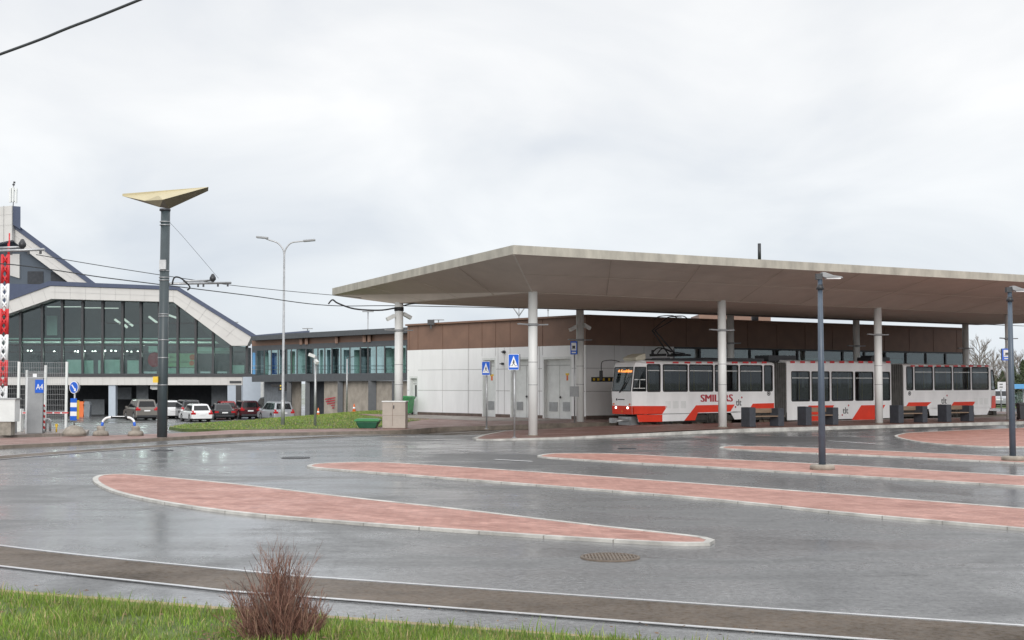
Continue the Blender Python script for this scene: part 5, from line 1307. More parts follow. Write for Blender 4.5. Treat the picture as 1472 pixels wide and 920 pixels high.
m2 = MB(); m2.quad(Lp, R_, Nn, Q, Sx, L2, m=0); m2.quad(Sx, Q, Nn, K, m=0); m2.quad(Nn, R_, R2, K2, m=1); m2.quad(Nn, K2, K, m=1); m2.quad(Lp, Bp, R_, m=0); m2.quad(R_, Bp, R2, m=1); m2.quad(R2, Bp, K2, m=1); m2.quad(K2, Bp, K, m=1); m2.quad(K, Bp, L2, Sx, m=1); m2.quad(L2, Bp, Lp, m=0)
m2.build('lamp_head', [M['gold'], M['gold_shaded']], t, world=True, recalc=False)
def wire_arm(par, pole_xy, tip, z0, world=True):
    a = Vector((pole_xy[0], pole_xy[1], z0)); b = Vector(tip)
    m2 = MB(); m2.tube([a, b], .045, 8); c = lerp(a, b, .28); d = lerp(a, b, .72)
    m2.tube([c + Vector((0, 0, .09)), d + Vector((0, 0, .10))], .035, 8)
    o = m2.build('wire_arm', M['steel'], par, world=True)
    m2 = MB(); m2.tube(spline([lerp(a, b, .12) + Vector((0, -.05, -.05)), lerp(a, b, .16) + Vector((0, -.1, .22)), lerp(a, b, .26) + Vector((0, -.1, .18)), lerp(a, b, .38) + Vector((0, -.05, -.12)), lerp(a, b, .34) + Vector((0, 0, -.25))], 5), .03, 6)
    m2.build('cable_loop', M['black'], o, world=True)
    for f in (.5, .58, .8, .95): MB().bar(lerp(a, b, f), lerp(a, b, f) + Vector((0, 0, -.14)), .06, .06).build('clip', M['dark'], o, world=True)
    MB().lathe([(.05, 0), (.12, .08), (.12, .16), (.04, .3)], d + Vector((0, 0, .05)), 10).build('insulator', M['dark'], o, world=True)
    return o
wire_arm(t, (p.x, p.y), D(332, 406.5, 49.0), D(236, 408, PY).z)
# mast just outside the frame whose arm reaches in
pm = P(-55, 640, .11)
t2 = thing('tram_pole', (pm.x, pm.y, .1), 'green pole beyond the left edge whose grey wire arm reaches into view', 'pole')
MB().tube([(0, 0, -.2), (0, 0, 7.6)], .17, 16).build('shaft', M['pole_green'], t2)
wire_arm(t2, (pm.x, pm.y), D(64, 358.5, pm.y - .5), D(-55, 362, pm.y).z)

# ------------------------------------------------------------------ red and white lattice mast
pm = P(4.5, 619, .15); pm = Vector((pm.x, 55.5, .15)); pm.x = D(4.5, 600, 55.5).x
t = thing('lattice_mast', pm, 'red and white banded lattice mast at the left edge', 'mast')
bands = [(345, 366, 'tip'), (366, 408, 'red'), (408, 444, 'white'), (444, 481, 'red'), (481, 518, 'white'), (518, 555, 'red'), (555, 592, 'white'), (592, 622, 'red')]
for a, b, cname in bands:
    z1, z0 = D(4, a, 55.5).z - .15, max(0, D(4, b, 55.5).z - .15); m2 = MB(); mt = 'red' if cname != 'white' else 'sign_white'
    if cname == 'tip': m2.tube([(.12, 0, z0 - .3), (.12, 0, z1 + .3)], .03, 8); m2.tube([(.06, .05, z0), (.06, .05, z0 + .5)], .03, 8)
    else:
        lg = [Vector((.16 * math.cos(q), .16 * math.sin(q), 0)) for q in (math.radians(-150), math.radians(-30), math.radians(90))]
        for q in lg: m2.tube([q + Vector((0, 0, z0)), q + Vector((0, 0, z1))], .06, 8)
        nst = 3
        for i in range(nst):
            za, zb = z0 + (z1 - z0) * i / nst, z0 + (z1 - z0) * (i + 1) / nst
            for j in range(3): m2.tube([lg[j] + Vector((0, 0, za)), lg[(j + 1) % 3] + Vector((0, 0, zb))], .034, 6); m2.tube([lg[(j + 1) % 3] + Vector((0, 0, za)), lg[j] + Vector((0, 0, zb))], .034, 6)
    m2.build('mast_section', M[mt], t)

# ------------------------------------------------------------------ car park entrance gear
def at(px, py, z=.16): return P(px, py, z)
p = at(8, 626); t = thing('control_cabinet', (p.x, p.y + .3, .16), 'pale grey control cabinet at the foot of the lattice mast', 'cabinet')
MB().bb(-.62, .30, -.25, .25, .5, 1.32).build('body', M['lightgrey'], t, bevel=.01); MB().bb(-.5, .15, -.2, .2, 0, .5).build('stand', M['stone'], t); MB().bb(-.66, .34, -.28, .28, 1.32, 1.37).build('lid', M['steel'], t)
p = at(52.5, 622.8); t = thing('entry_terminal', (p.x, p.y, .16), 'tall dark grey parking pillar with a blue panel reading A4', 'parking pillar', rz=math.radians(24))
MB().bb(-.36, .2, -.26, .16, 0, 2.14).build('body', M['grey'], t, bevel=.02)
MB().bb(-.395, -.365, -.2, .2, 0, 2.14).build('light_side', M['sign_white'], t); MB().bb(-.17, -.03, -.07, .07, 2.15, 2.28).build('lamp', M['sign_white'], t)
MB().bb(.203, .222, -.25, .15, 0, 2.13).build('front_panel', M['dark'], t)
f_ = MB().bb(-.10, .205, -.285, -.268, 1.55, 2.05).build('blue_panel', M['blue'], t); put_text('lettering', 'A4', .3, M['letter_white'], t, frame((-.06, -.287, 1.68), (1, 0, 0), (0, 0, 1)), .005, fit=.24)
p = at(27.5, 620.5); t = thing('boom_barrier', (p.x, p.y, .16), 'parking barrier with a red and white striped boom', 'barrier')
MB().bb(-.16, .12, -.15, .15, 0, .9).build('housing', M['lightgrey'], t, bevel=.01); MB().bb(-.24, -.12, -.1, .1, .66, .82).build('hub', M['orange'], t)
LB = D(97.5, 591, p.y).x - p.x; m2 = MB(); m2.bb(.13, LB, -.05, .02, .70, .79, 0)
for i in range(6): x = .15 + i * (LB - .3) / 5.2; m2.bb(x, x + .24, -.053, .023, .718, .772, 1)
m2.build('boom', [M['sign_white'], M['red']], t)
p = at(18, 623); t = thing('ticket_post', (p.x, p.y, .16), 'short grey post with a round white and red plate beside the barrier', 'post')
MB().bb(-.13, .13, -.1, .1, 0, .78).build('post', M['grey'], t); m2 = MB(); m2.tube([(.0, -.11, .58), (0, -.13, .58)], .09, 16); m2.build('round_plate', M['sign_white'], t); m2 = MB(); m2.tube([(0, -.13, .58), (0, -.136, .58)], .055, 12); m2.build('red_disc', M['red'], t)
def hoop(px0, px1, py, ytop, label):
    a, b = at(px0, py), at(px1, py); t = thing('hoop_guard', ((a.x + b.x) / 2, a.y, .16), label, 'hoop guard', group='grey hoops at the car park entrance'); w = (b.x - a.x) / 2; h = D(px0, ytop, a.y).z - .16
    MB().tube([(-w, 0, 0)] + [(-w * math.cos(q), 0, h - w + w * math.sin(q)) for q in [i * math.pi / 10 for i in range(11)]] + [(w, 0, 0)], .045, 10).build('hoop', M['steel'], t)
    MB().lathe([(.07, 0), (.07, .02)], (-w, 0, 0), 10).lathe([(.07, 0), (.07, .02)], (w, 0, 0), 10).build('foot_plate', M['steel'], t)
hoop(7, 18.8, 624.5, 604.5, 'grey hoop guard before the control cabinet, leftmost of the two'); hoop(65, 72, 621, 602.5, 'grey hoop guard right of the red striped post')
p = at(61, 622); t = thing('striped_post', (p.x, p.y, .16), 'short post with red and white diagonal stripes beside the A4 pillar', 'post')
m2 = MB(); m2.tube([(0, 0, 0), (0, 0, .12)], .09, 16, 2); hh = D(61, 584.5, p.y).z - .16; nst = 48; ns = 24
vs = []; fs = []; ms = []
for i in range(nst + 1):
    for j in range(ns): a = 2 * math.pi * j / ns; vs.append((.095 * math.cos(a), .095 * math.sin(a), .12 + (hh - .12) * i / nst))
for i in range(nst):
    for j in range(ns):
        fs.append((i * ns + j, i * ns + (j + 1) % ns, (i + 1) * ns + (j + 1) % ns, (i + 1) * ns + j)); ms.append(0 if ((i / nst * 4.2 + j / ns * 1.0) % 1) < .5 else 1)
o_ = len(m2.v); m2.v += [Vector(v) for v in vs]; m2.f += [[k + o_ for k in f] for f in fs]; m2.m += ms; m2.s += [True] * len(fs)
m2.lathe([(.095, hh), (.07, hh + .07), (.02, hh + .1)], n=16, m=0); m2.build('post', [M['red'], M['sign_white'], M['steel']], t)
p = at(81, 621); t = thing('marker_stake', (p.x, p.y, .16), 'small yellow marker stake inside the mesh fence', 'stake'); MB().tube([(0, 0, 0), (0, 0, .32)], .03, 8).build('stake', M['yellow'], t); MB().bb(-.05, .05, -.01, .01, .2, .32).build('plate', M['yellow'], t)
# mesh fence
fy = 54.6; t = thing('mesh_fence', (D(60, 600, fy).x, fy, .16), 'see-through grey wire mesh fence panels on steel posts at the entrance', 'fence')
fposts = [(-60, 521, fy), (26, 520, fy), (37.5, 532, fy + 3), (64.5, 525, fy + .8), (95, 520, fy)]
for px, yt, Y in fposts: x = D(px, 600, Y).x; MB().bb(x - .045, x + .045, Y - .045, Y + .045, .1, D(px, yt, Y).z).build('post', M['lightgrey'], t, world=True)
m2 = MB(); 
def panel(x0, y0, x1, y1, z0, z1):
    n = int(math.hypot(x1 - x0, y1 - y0) / .075)
    for i in range(1, n): f = i / n; x, y = lerp(x0, x1, f), lerp(y0, y1, f); m2.bb(x - .003, x + .003, y - .003, y + .003, z0, z1)
    for i in range(13): z = lerp(z0, z1, i / 12); m2.bar((x0, y0, z), (x1, y1, z), .006, .008)
X = lambda px, Y=fy: D(px, 600, Y).x
panel(X(-60), fy, X(26), fy, .25, 3.0); panel(X(26), fy, X(95), fy, .25, 2.95); panel(X(37.5, fy + 3), fy + 3, X(64.5, fy + .8), fy + .8, .25, 2.6)
m2.build('mesh', M['steel'], t, world=True)
# keep right sign on its concrete dome
p = P(106.5, 625.5, .14); t = thing('keep_right_sign', (p.x, p.y, .14), 'round blue arrow sign over a blue and white striped panel on a concrete dome', 'road sign', rz=math.radians(-28))
MB().lathe([(.44, 0), (.42, .12), (.3, .28), (.12, .36), (.06, .37)], n=24).build('dome', M['stone'], t); MB().tube([(0, 0, .3), (0, 0, 2.0)], .035, 10).build('pole', M['steel'], t)
m2 = MB()
for i in range(5): m2.bb(-.16, .16, -.06, -.04, .55 + i * .165, .55 + (i + 1) * .165, i % 2)
m2.build('striped_panel', [M['blue'], M['sign_white']], t); MB().bb(.09, .11, -.03, .12, .6, 1.3).build('side_reflector', M['yellow'], t)
def disc(y0, y1, r, mt, nm='sign_face', z=1.78): MB().prism([(r * math.cos(q), y0, z + r * math.sin(q)) for q in [i * math.pi / 16 for i in range(32)]], (0, y1 - y0, 0)).build(nm, M[mt], t)
disc(.03, .05, .22, 'grey', 'back_plate'); disc(-.05, -.04, .23, 'sign_white'); disc(-.054, -.051, .205, 'blue')
m2 = MB(); m2.bar((-.10, -.058, 1.88), (.06, -.058, 1.70), .05, .004, up=(0, 1, 0)); m2.prism([(.12, -.057, 1.63), (.105, -.057, 1.76), (0, -.057, 1.65)], (0, -.004, 0)); m2.build('arrow', M['sign_white'], t)
# striped guard bar on two concrete feet
a, b = P(137, 627, .11), P(202, 625, .11); t = thing('guard_rail', ((a.x + b.x) / 2, (a.y + b.y) / 2, .11), 'bent rail with blue legs and black and white stripes on two concrete feet', 'guard rail')
ax, bx = a.x - (a.x + b.x) / 2, b.x - (a.x + b.x) / 2; zz = .68
for x in (ax, bx): MB().lathe([(.30, 0), (.27, .14), (.14, .2), (.17, .3), (.12, .36)], (x, 0, 0), 16).build('concrete_foot', M['stone'], t)
MB().tube([(ax + .04, 0, .3), (ax + .06, 0, .5)], .05, 10).tube([(bx - .04, 0, .3), (bx - .06, 0, .5)], .05, 10).build('blue_leg', M['blue'], t)
cl_ = spline([(ax + .06, 0, .5), (ax + .12, 0, .6), (ax + .32, 0, zz), (bx - .32, 0, zz), (bx - .12, 0, .6), (bx - .06, 0, .5)], 6); m2 = MB(); m2.tube(cl_, .042, 10)
for i in range(7): x = ax + .38 + i * (bx - ax - .8) / 6.6; m2.tube([(x, 0, zz), (x + .15, 0, zz)], .047, 10, 1)
m2.build('rail', [M['sign_white'], M['black']], t)

# ------------------------------------------------------------------ overhead wires
def wire(name, pts, r, label, k=8): return tag(MB().tube(spline(pts, k), r, 6).build(name, M['wire']), label, 'wire')
wire('contact_wire', [D(-140, 385, 40), D(0, 379, 44), D(150, 399, 47), D(251, 411.5, 49.2), D(360, 425, 53), D(472, 439, 57.4), D(600, 440, 60), UN(12, 6.5, 5.55), UN(44, 6.5, 5.55)], .02, 'lower black tram wire running past the green pole to the canopy')
wire('feeder_wire', [D(52, 366, 45.0), D(140, 381, 47.5), D(229, 395, 49.4), D(300, 405.5, 50.8), D(360, 413, 54), D(476, 424, 58.6), D(640, 437, 63), UN(14, 7, 5.6), UN(40, 7, 5.6)], .014, 'upper thin tram wire between the left arm and the canopy')
wire('stay_wire', [D(240, 316, PY), D(262, 339, PY - .2), D(314, 400, 49.2)], .006, 'hair-thin stay wire from the green pole top to its arm', 2)
wire('contact_wire', [D(-400, 219, 17.0), D(0, 78, 16.4), D(100, 39.5, 16.2), D(200, 0, 16.0), D(700, -205, 15.0)], .018, 'thick black tram wire crossing the top left corner of the sky')
# ------------------------------------------------------------------ parked cars
def paint_mat(name, col, rough=.25, metal=0.0): return mat(name, col, rough, metal, var=.05, scale=.8, coat=.6)
CP = {'white': paint_mat('car_white', (.74, .75, .76)), 'silver': paint_mat('car_silver', (.42, .44, .47), .3, .4), 'greige': paint_mat('car_grey_brown', (.19, .18, .165), .3, .3), 'black': paint_mat('car_black', (.018, .018, .022)), 'red': paint_mat('car_red', (.30, .018, .022)), 'maroon': paint_mat('car_dark_red', (.055, .010, .014)), 'charcoal': paint_mat('car_charcoal', (.06, .063, .07), .3, .2)}
KIND = {  # belt, hood length, bonnet z, screen base->roof, rear top->rear base (fractions of L/H)
 'suv': dict(belt=.60, nose=.52, xs=.22, xr=.07, tr=-.43, br=-.485, tf=.05, hood=.24),
 'hatch': dict(belt=.60, nose=.50, xs=.23, xr=.0, tr=-.36, br=-.475, tf=.02, hood=.22),
 'mpv': dict(belt=.56, nose=.50, xs=.30, xr=.0, tr=-.42, br=-.485, tf=.08, hood=.28),
 'sedan': dict(belt=.62, nose=.52, xs=.19, xr=.0, tr=-.19, br=-.34, tf=.02, hood=.22),
 'van': dict(belt=.54, nose=.56, xs=.36, xr=.0, tr=-.47, br=-.495, tf=.20, hood=.33)}
def car(name, px, Y, hx, Ln, Wd, Hh, paint, kind, label, boot=True):
    k = KIND[kind]; q = D(px, 590, Y); gz = g(q.x, q.y) + .0
    hy = math.sqrt(1 - hx * hx); rz = math.atan2(hy, hx)
    t = thing(name, (q.x, Y, gz), label, 'car', rz=rz, group='cars in the car park before the terminal')
    r = .33 if kind not in ('suv', 'van') else .37; xw = Ln * .295; zb = .26
    belt = k['belt'] * Hh; nz_ = k['nose'] * Hh; h2 = Ln / 2; w2 = Wd / 2
    prof = [(-h2 + .05, zb + .05), (-h2, zb + .25), (-h2 + .02, belt - .15), (-h2 + .06, belt - .02)]
    if kind == 'sedan': prof += [(-h2 * .95, belt + .03), (-h2 * .66, belt + .06)]
    prof += [(k['br'] * Ln + .12, belt), (k['xs'] * Ln, belt - .01), (k['xs'] * Ln + .25, belt - .05), (h2 - .45, nz_), (h2 - .1, nz_ - .13), (h2, zb + .32), (h2 - .06, zb + .03)]
    def arch(xc): return [(xc + (r + .07) * math.cos(a), max(zb, r + (r + .07) * math.sin(a))) for a in [math.radians(x) for x in (-10, 20, 50, 80, 100, 130, 160, 190)]]
    prof += [(x, z) for x, z in arch(xw)] + [(x, z) for x, z in arch(-xw)]
    m2 = MB(); n = len(prof)
    # three slices give the flanks a crown
    for yy, sc in ((-w2, .0),):
        pass
    secs = [(-w2 + .0, .86), (-w2 * .93, 1.0), (w2 * .93, 1.0), (w2, .86)]
    vs = []
    for y, s in secs:
        for x, z in prof:
            zz = z if s == 1 or z < belt * .8 else belt * .8 + (z - belt * .8) * .55
            vs.append((x * (1 if s == 1 else .985), y, zz))
    fs = [tuple(range(n)), tuple(range(3 * n, 4 * n))] + [(a * n + i, a * n + (i + 1) % n, (a + 1) * n + (i + 1) % n, (a + 1) * n + i) for a in range(3) for i in range(n)]
    m2.add(vs, fs); body = m2.build('body', CP[paint], t, bevel=.03)
    # greenhouse
    b0, b1, t0, t1 = k['br'] * Ln + .06, k['xs'] * Ln, k['tr'] * Ln, k['tf'] * Ln
    wb, wt = w2 * .93, w2 * .74; zr = Hh
    base = [Vector((b0, -wb, belt - .03)), Vector((b1, -wb, belt - .03)), Vector((b1, wb, belt - .03)), Vector((b0, wb, belt - .03))]
    topv = [Vector((t0, -wt, zr - .06)), Vector((t1, -wt, zr - .03)), Vector((t1, wt, zr - .03)), Vector((t0, wt, zr - .06))]
    cr = [lerp(p, sum(topv, Vector()) / 4, .18) + Vector((0, 0, .055)) for p in topv]
    m2 = MB(); m2.add(base + topv + cr, [(0, 1, 5, 4), (1, 2, 6, 5), (2, 3, 7, 6), (3, 0, 4, 7), (4, 5, 9, 8), (5, 6, 10, 9), (6, 7, 11, 10), (7, 4, 8, 11), (8, 9, 10, 11), (3, 2, 1, 0)]); m2.build('cabin', CP[paint], t, bevel=.02)
    def pane(nm, a, b, c, d, u0, u1, v0, v1):
        P_ = lambda u, v: lerp(lerp(a, b, u), lerp(d, c, u), v)
        nn = (b - a).cross(d - a).normalized() * .012
        cen = sum(base, Vector()) / 4
        if nn.dot(a - cen) < 0: nn = -nn
        q4 = [P_(u0, v0) + nn * .4, P_(u1, v0) + nn * .4, P_(u1, v1) + nn * .4, P_(u0, v1) + nn * .4]
        MB().prism(q4, nn).build(nm, M['carglass'], t)
    for (a, b, c, d) in ((base[0], base[1], topv[1], topv[0]), (base[3], base[2], topv[2], topv[3])):
        for u0, u1 in ((.06, .33), (.36, .64), (.67, .93)): pane('window', a, b, c, d, u0, u1, .1, .88)
    pane('windscreen', base[1], base[2], topv[2], topv[1], .07, .93, .08, .93); pane('rear_window', base[3], base[0], topv[0], topv[3], .09, .91, .16, .86)
    for s in (-1, 1):
        for x in (-xw, xw):
            w = MB().tube([(x, s * (w2 - .24), r), (x, s * (w2 - .01), r)], r, 22).build('wheel', M['tyre'], t)
            m2 = MB(); m2.tube([(x, s * (w2 - .02), r), (x, s * (w2 + .004), r)], r * .66, 16)
            m2.build('rim', M['rim'], w)
        zl = belt - (.17 if kind != 'suv' else .12)
        m2 = MB(); m2.bb(-h2 - .012, -h2 + .22, s * w2 * .62, s * (w2 + .004), zl - .10, zl + .07)
        if kind in ('mpv', 'hatch', 'suv'): m2.prism([(-h2 + .01, s * w2 * .78, zl + .07), (-h2 + .2, s * w2 * .78, zl + .07), (-h2 + .3, s * w2 * .78, belt + .08), (-h2 + .1, s * w2 * .78, belt + .06)], (0, s * w2 * .16, 0))
        m2.build('tail_light', M['taillight'], t)
        MB().bb(h2 - .25, h2 - .02, s * w2 * .55, s * w2 * .95, nz_ - .26, nz_ - .13).build('headlight', M['lightgrey'], t)
        MB().bb(b1 - .35, b1 - .12, s * w2, s * (w2 + .18), belt - .02, belt + .13).build('mirror', CP[paint], t)
    MB().bb(-h2 - .02, -h2 + .04, -.26, .26, belt - .30, belt - .19).build('number_plate', M['sign_white'], t)
    MB().bb(-h2 - .015, -h2 + .1, -w2 * .9, w2 * .9, zb + .04, zb + .2).build('bumper', M['dark'] if kind in ('suv', 'sedan') else CP[paint], t)
    MB().bb(-h2 + .4, h2 - .4, -w2 + .1, w2 - .1, .18, zb + .1).build('underside', M['black'], t)
    return t
car('parked_car', 202, 116, -.50, 4.8, 1.95, 1.86, 'greige', 'suv', 'boxy grey brown off-roader parked left of the green pole')
car('parked_car', 281, 111.5, -.48, 4.4, 1.8, 1.52, 'white', 'hatch', 'white hatchback with red tail lights at the front of the row')
car('parked_car', 396, 113, -.50, 4.55, 1.82, 1.68, 'silver', 'mpv', 'silver people carrier parked behind the tall double lamp')
car('parked_car', 267, 120, -.46, 4.8, 1.9, 1.75, 'charcoal', 'suv', 'dark grey off-roader behind the white hatchback')
car('parked_car', 318, 118, -.36, 4.7, 1.82, 1.45, 'black', 'sedan', 'black saloon just right of the white hatchback')
car('parked_car', 323, 124.5, -.40, 4.4, 1.8, 1.58, 'red', 'hatch', 'red car mostly hidden behind the black saloon')
car('parked_car', 352, 120.5, -.42, 4.6, 1.85, 1.68, 'maroon', 'suv', 'very dark red off-roader between the saloon and the silver people carrier')
car('parked_car', 391, 123, -.62, 5.1, 1.95, 1.95, 'charcoal', 'van', 'charcoal van behind the silver people carrier')
car('parked_car', 239, 121.5, -.5, 4.7, 1.85, 1.68, 'white', 'hatch', 'white car half hidden behind the green pole')
car('parked_car', 1441, 112, .45, 4.4, 1.8, 1.5, 'silver', 'hatch', 'silver car far behind the tail of the tram')

# ------------------------------------------------------------------ far right: shelter, sign, bin, trees
p = D(1490, 600, 100); t = thing('bus_shelter', (p.x, 100, 0), 'bus shelter with a bright blue flat roof at the right edge', 'shelter')
MB().bb(-2.2, 2.4, -.9, .9, 1.62, 1.98).build('roof', M['roofblue'], t, bevel=.02)
for x in (-2.0, -.7, .7, 2.1): MB().bb(x - .04, x + .04, .7, .78, 0, 1.62).build('post', M['steel'], t); MB().bb(x - .04, x + .04, -.78, -.7, 0, 1.62).build('post', M['steel'], t)
m2 = MB(); m2.bb(-2.0, 2.1, .73, .75, .25, 1.55); m2.build('glass_wall', M['glass'], t); MB().bb(-1.6, 1.8, .2, .6, .4, .46).build('seat', M['wood'], t)
p = D(1440, 600, 92); t = thing('direction_sign', (p.x, 92, 0), 'white direction board with dark arrows behind the last canopy column', 'sign')
z1, z0 = D(1440, 549, 92).z, D(1440, 560, 92).z; MB().bb(-.25, .35, -.03, .03, z0, z1).build('board', M['sign_white'], t); MB().tube([(0, .06, 0), (0, .06, z1)], .05, 8).build('pole', M['steel'], t)
m2 = MB()
for z in (.33, .7): m2.bb(-.12, .1, -.045, -.031, z0 + (z1 - z0) * z - .03, z0 + (z1 - z0) * z + .03)
m2.build('arrow', M['letter'], t)
p = P(1470, 606, .05); t = wheelie('waste_bin', (p.x, p.y, .1), .5, .95, .5, 'dark', 'dark bin on the platform at the right edge of the view')
tag(sheet('far_grass', [(34, 108), (90, 86), (180, 120), (160, 260), (-20, 260), (14, 140)], G(.03), M['turf'], step=6), kind='structure')
rt = random.Random(11)
def limb(mb, p, d, ln, r, depth, rnd, spread, up=.25):
    mid = p + d * ln * .5 + Vector((rnd.uniform(-1, 1), rnd.uniform(-1, 1), 0)) * ln * .05; e = p + d * ln
    mb.tube([p, mid, e], [r, r * .85, r * .7], 5 if r > .02 else 3, cap=False)
    if depth == 0: return
    for i in range(rnd.choice((3, 4)) if depth > 1 else 4):
        f = rnd.uniform(.35, 1.0); st = p + (e - p) * f
        a = rnd.uniform(0, 6.283); sd = Vector((math.cos(a), math.sin(a), rnd.uniform(-.1, .5)))
        nd = (d + sd * spread + Vector((0, 0, up))).normalized()
        limb(mb, st, nd, ln * rnd.uniform(.5, .72), r * .55, depth - 1, rnd, spread, up)
def bare_tree(loc, h, label, mt='bark', seed=1):
    rnd = random.Random(seed); t = thing('bare_tree', loc, label, 'tree', group='leafless trees beyond the station')
    mb = MB(); mb.tube([(0, 0, -.2), (rnd.uniform(-.1, .1), 0, h * .4), (rnd.uniform(-.2, .2), 0, h * .93)], [h * .018, h * .013, .015], 7); mb.build('trunk', M[mt], t)
    mb = MB()
    for i in range(20):
        z = h * (.22 + .72 * i / 20); a = i * 2.4 + rnd.uniform(-.4, .4); d = Vector((math.cos(a), math.sin(a), rnd.uniform(.7, 1.3))).normalized()
        limb(mb, Vector((0, 0, z)), d, h * .30 * (1.05 - .6 * i / 20), h * .006, 3, rnd, .6)
    mb.build('crown', M[mt], t); return t
def conifer(loc, h, w, label, seed=1):
    rnd = random.Random(seed); t = thing('conifer_tree', loc, label, 'tree', group='conifers beyond the station')
    MB().tube([(0, 0, -.2), (0, 0, h * .96)], [h * .02, .02], 7).build('trunk', M['bark'], t)
    mb = MB(); n = int(1500)
    for i in range(n):
        f = rnd.random() ** .7; z = h * (.05 + .95 * f); r = w * (1 - f) * rnd.uniform(.25, 1.0) * (1 + .25 * math.sin(z * 5 + i % 3)) + .04; a = rnd.uniform(0, 6.283)
        c = Vector((math.cos(a) * r, math.sin(a) * r, z - r * .25)); o = Vector((math.cos(a), math.sin(a), -.35)).normalized(); s = Vector((-math.sin(a), math.cos(a), 0))
        q = rnd.uniform(.12, .26) * h / 6
        mb.add([c - s * q * .5, c + o * q * 1.3, c + s * q * .5, c - o * q * .5 + Vector((0, 0, .1))], [(0, 1, 2, 3)])
    mb.build('crown', M['needles'], t); return t
lbs = ['leafless tree right behind the tail of the tram, the tallest', 'leafless tree left of the last canopy column, low and spreading', 'leafless tree between the last column and the lamp post', 'pale leafless tree at the right edge behind the conifers', 'leafless tree behind the glazed end of the hall']
for i, (px, ytop, Y) in enumerate(((1409, 492, 128), (1428, 512, 122), (1449, 508, 140), (1466, 510, 134), (1398, 515, 150))):
    q = D(px, 560, Y); bare_tree((q.x, Y, 0), D(px, ytop, Y).z, lbs[i], seed=i + 3)
for i, (px, ytop, Y, w) in enumerate(((1456, 520, 116, 1.7), (1471, 517, 120, 1.9), (1441, 533, 124, 1.6), (1432, 540, 132, 1.8))):
    q = D(px, 560, Y); conifer((q.x, Y, 0), D(px, ytop, Y).z, w, ['dark conifer right of the last column beside the lamp post', 'dark conifer at the very right edge behind the blue roof', 'short conifer behind the last canopy column', 'low wide conifer behind the tail of the tram'][i], seed=i + 20)
for i, (x, Y, h) in enumerate(((58, 120, 7), (66, 130, 8), (75, 118, 6.5))): bare_tree((x, Y, 0), h, 'leafless tree beyond the right edge of the view', seed=40 + i)
# hedge and low house far behind the tram tail
q = D(1436, 560, 150); t = thing('far_house', (q.x, 150, 0), 'low far house with a rusty red roof behind the tram tail', 'building')
MB().bb(-5, 4, 0, 6, 0, .9).build('wall', M['cladding'], t); MB().prism([(-5.3, -.3, .9), (4.3, -.3, .9), (3.2, 1.5, 2.6), (-4.2, 1.5, 2.6)], (0, 4, .0)).build('roof', M['brown'], t)

# far lamp standards peeping over the roofs
def far_lamp(px, ytop, Y, head, label):
    p = D(px, 550, Y); gz = g(p.x, p.y); h = D(px, ytop, Y).z - gz; t = thing('street_lamp', (p.x, Y, gz), label, 'street lamp')
    MB().tube([(0, 0, 0), (0, 0, h)], [.11, .07], 8).build('pole', M['steel'], t)
    m2 = MB()
    if head == 'T': m2.bb(-.75, .75, -.15, .15, h - .05, h + .08)
    elif head == 'Y': m2.tube([(0, 0, h - .9), (-.7, 0, h + .1)], .08, 6); m2.tube([(0, 0, h - .9), (.7, 0, h + .1)], .08, 6)
    m2.lathe([(.12, h), (.12, h + .1)], n=8); m2.build('lamp_head', M['grey'], t)
far_lamp(334, 463.5, 190, 'T', 'far T-shaped lamp showing over the terminal roof end'); far_lamp(441.5, 472.5, 190, 'T', 'tiny far T-shaped lamp over the lounge roof, left of the two'); far_lamp(528.5, 448, 170, 'T', 'far thin lamp standard rising behind the lounge roof'); far_lamp(630, 460, 170, 'T', 'tiny far T-shaped lamp over the brown hall roof')
far_lamp(746, 443, 150, 'Y', 'far Y-shaped lamp under the canopy edge over the hall roof'); far_lamp(788, 446, 150, 'I', 'far plain pole right of the first front column over the hall roof')
p = D(1092, 400, 170); t = thing('radio_mast', (p.x, 170, 0), 'slim dark radio mast sticking up over the canopy roof', 'mast')
hh = D(1092, 350, 170).z; MB().tube([(0, 0, 0), (0, 0, hh - 1.4)], .14, 8).build('pole', M['dark'], t); MB().tube([(0, 0, hh - 2.2), (0, 0, hh)], .22, 8).build('antenna', M['dark'], t)

# ------------------------------------------------------------------ leafless bush in the foreground
rb = random.Random(5)
bc = Vector((D(402, 900, 10.45).x, 10.45, 0)); bc.z = verge_h(bc.x, bc.y)
t = thing('bare_bush', bc, 'leafless reddish brown bush growing in the foreground grass', 'bush')
m_twig, nt, b_ = newmat('twig'); geo = nt.nodes.new('ShaderNodeNewGeometry')
nt.links.new(ramp(nt, geo.outputs['Random Per Island'], [(0, (.07, .04, .034)), (.45, (.21, .10, .075)), (.8, (.32, .165, .12)), (1, (.40, .27, .20))]), b_.inputs['Base Color']); b_.inputs['Roughness'].default_value = .7
def stem_pts(p, d, ln, n, curve, rnd):
    pts = [p]; 
    for i in range(n):
        d = (d + Vector((rnd.uniform(-1, 1), rnd.uniform(-1, 1), rnd.uniform(-.4, .7))) * curve).normalized(); p = p + d * ln / n; pts.append(p)
    return pts, d
def shoot(mb, p, d, ln, r, depth):
    pts, e = stem_pts(p, d, ln, 4, .17, rb)
    mb.tube(pts, [r, r * .88, r * .75, r * .6, r * .4], 4 if r > .003 else 3, cap=False, smooth=True)
    if depth == 0: return
    for i in range(rb.randint(4, 7) if depth == 2 else rb.randint(2, 4)):
        k = rb.randint(1, 3); q = pts[k]; a = rb.uniform(0, 6.283); nd = (e + Vector((math.cos(a), math.sin(a), .25)) * .55).normalized()
        shoot(mb, q, nd, ln * rb.uniform(.28, .5), r * .58, depth - 1)
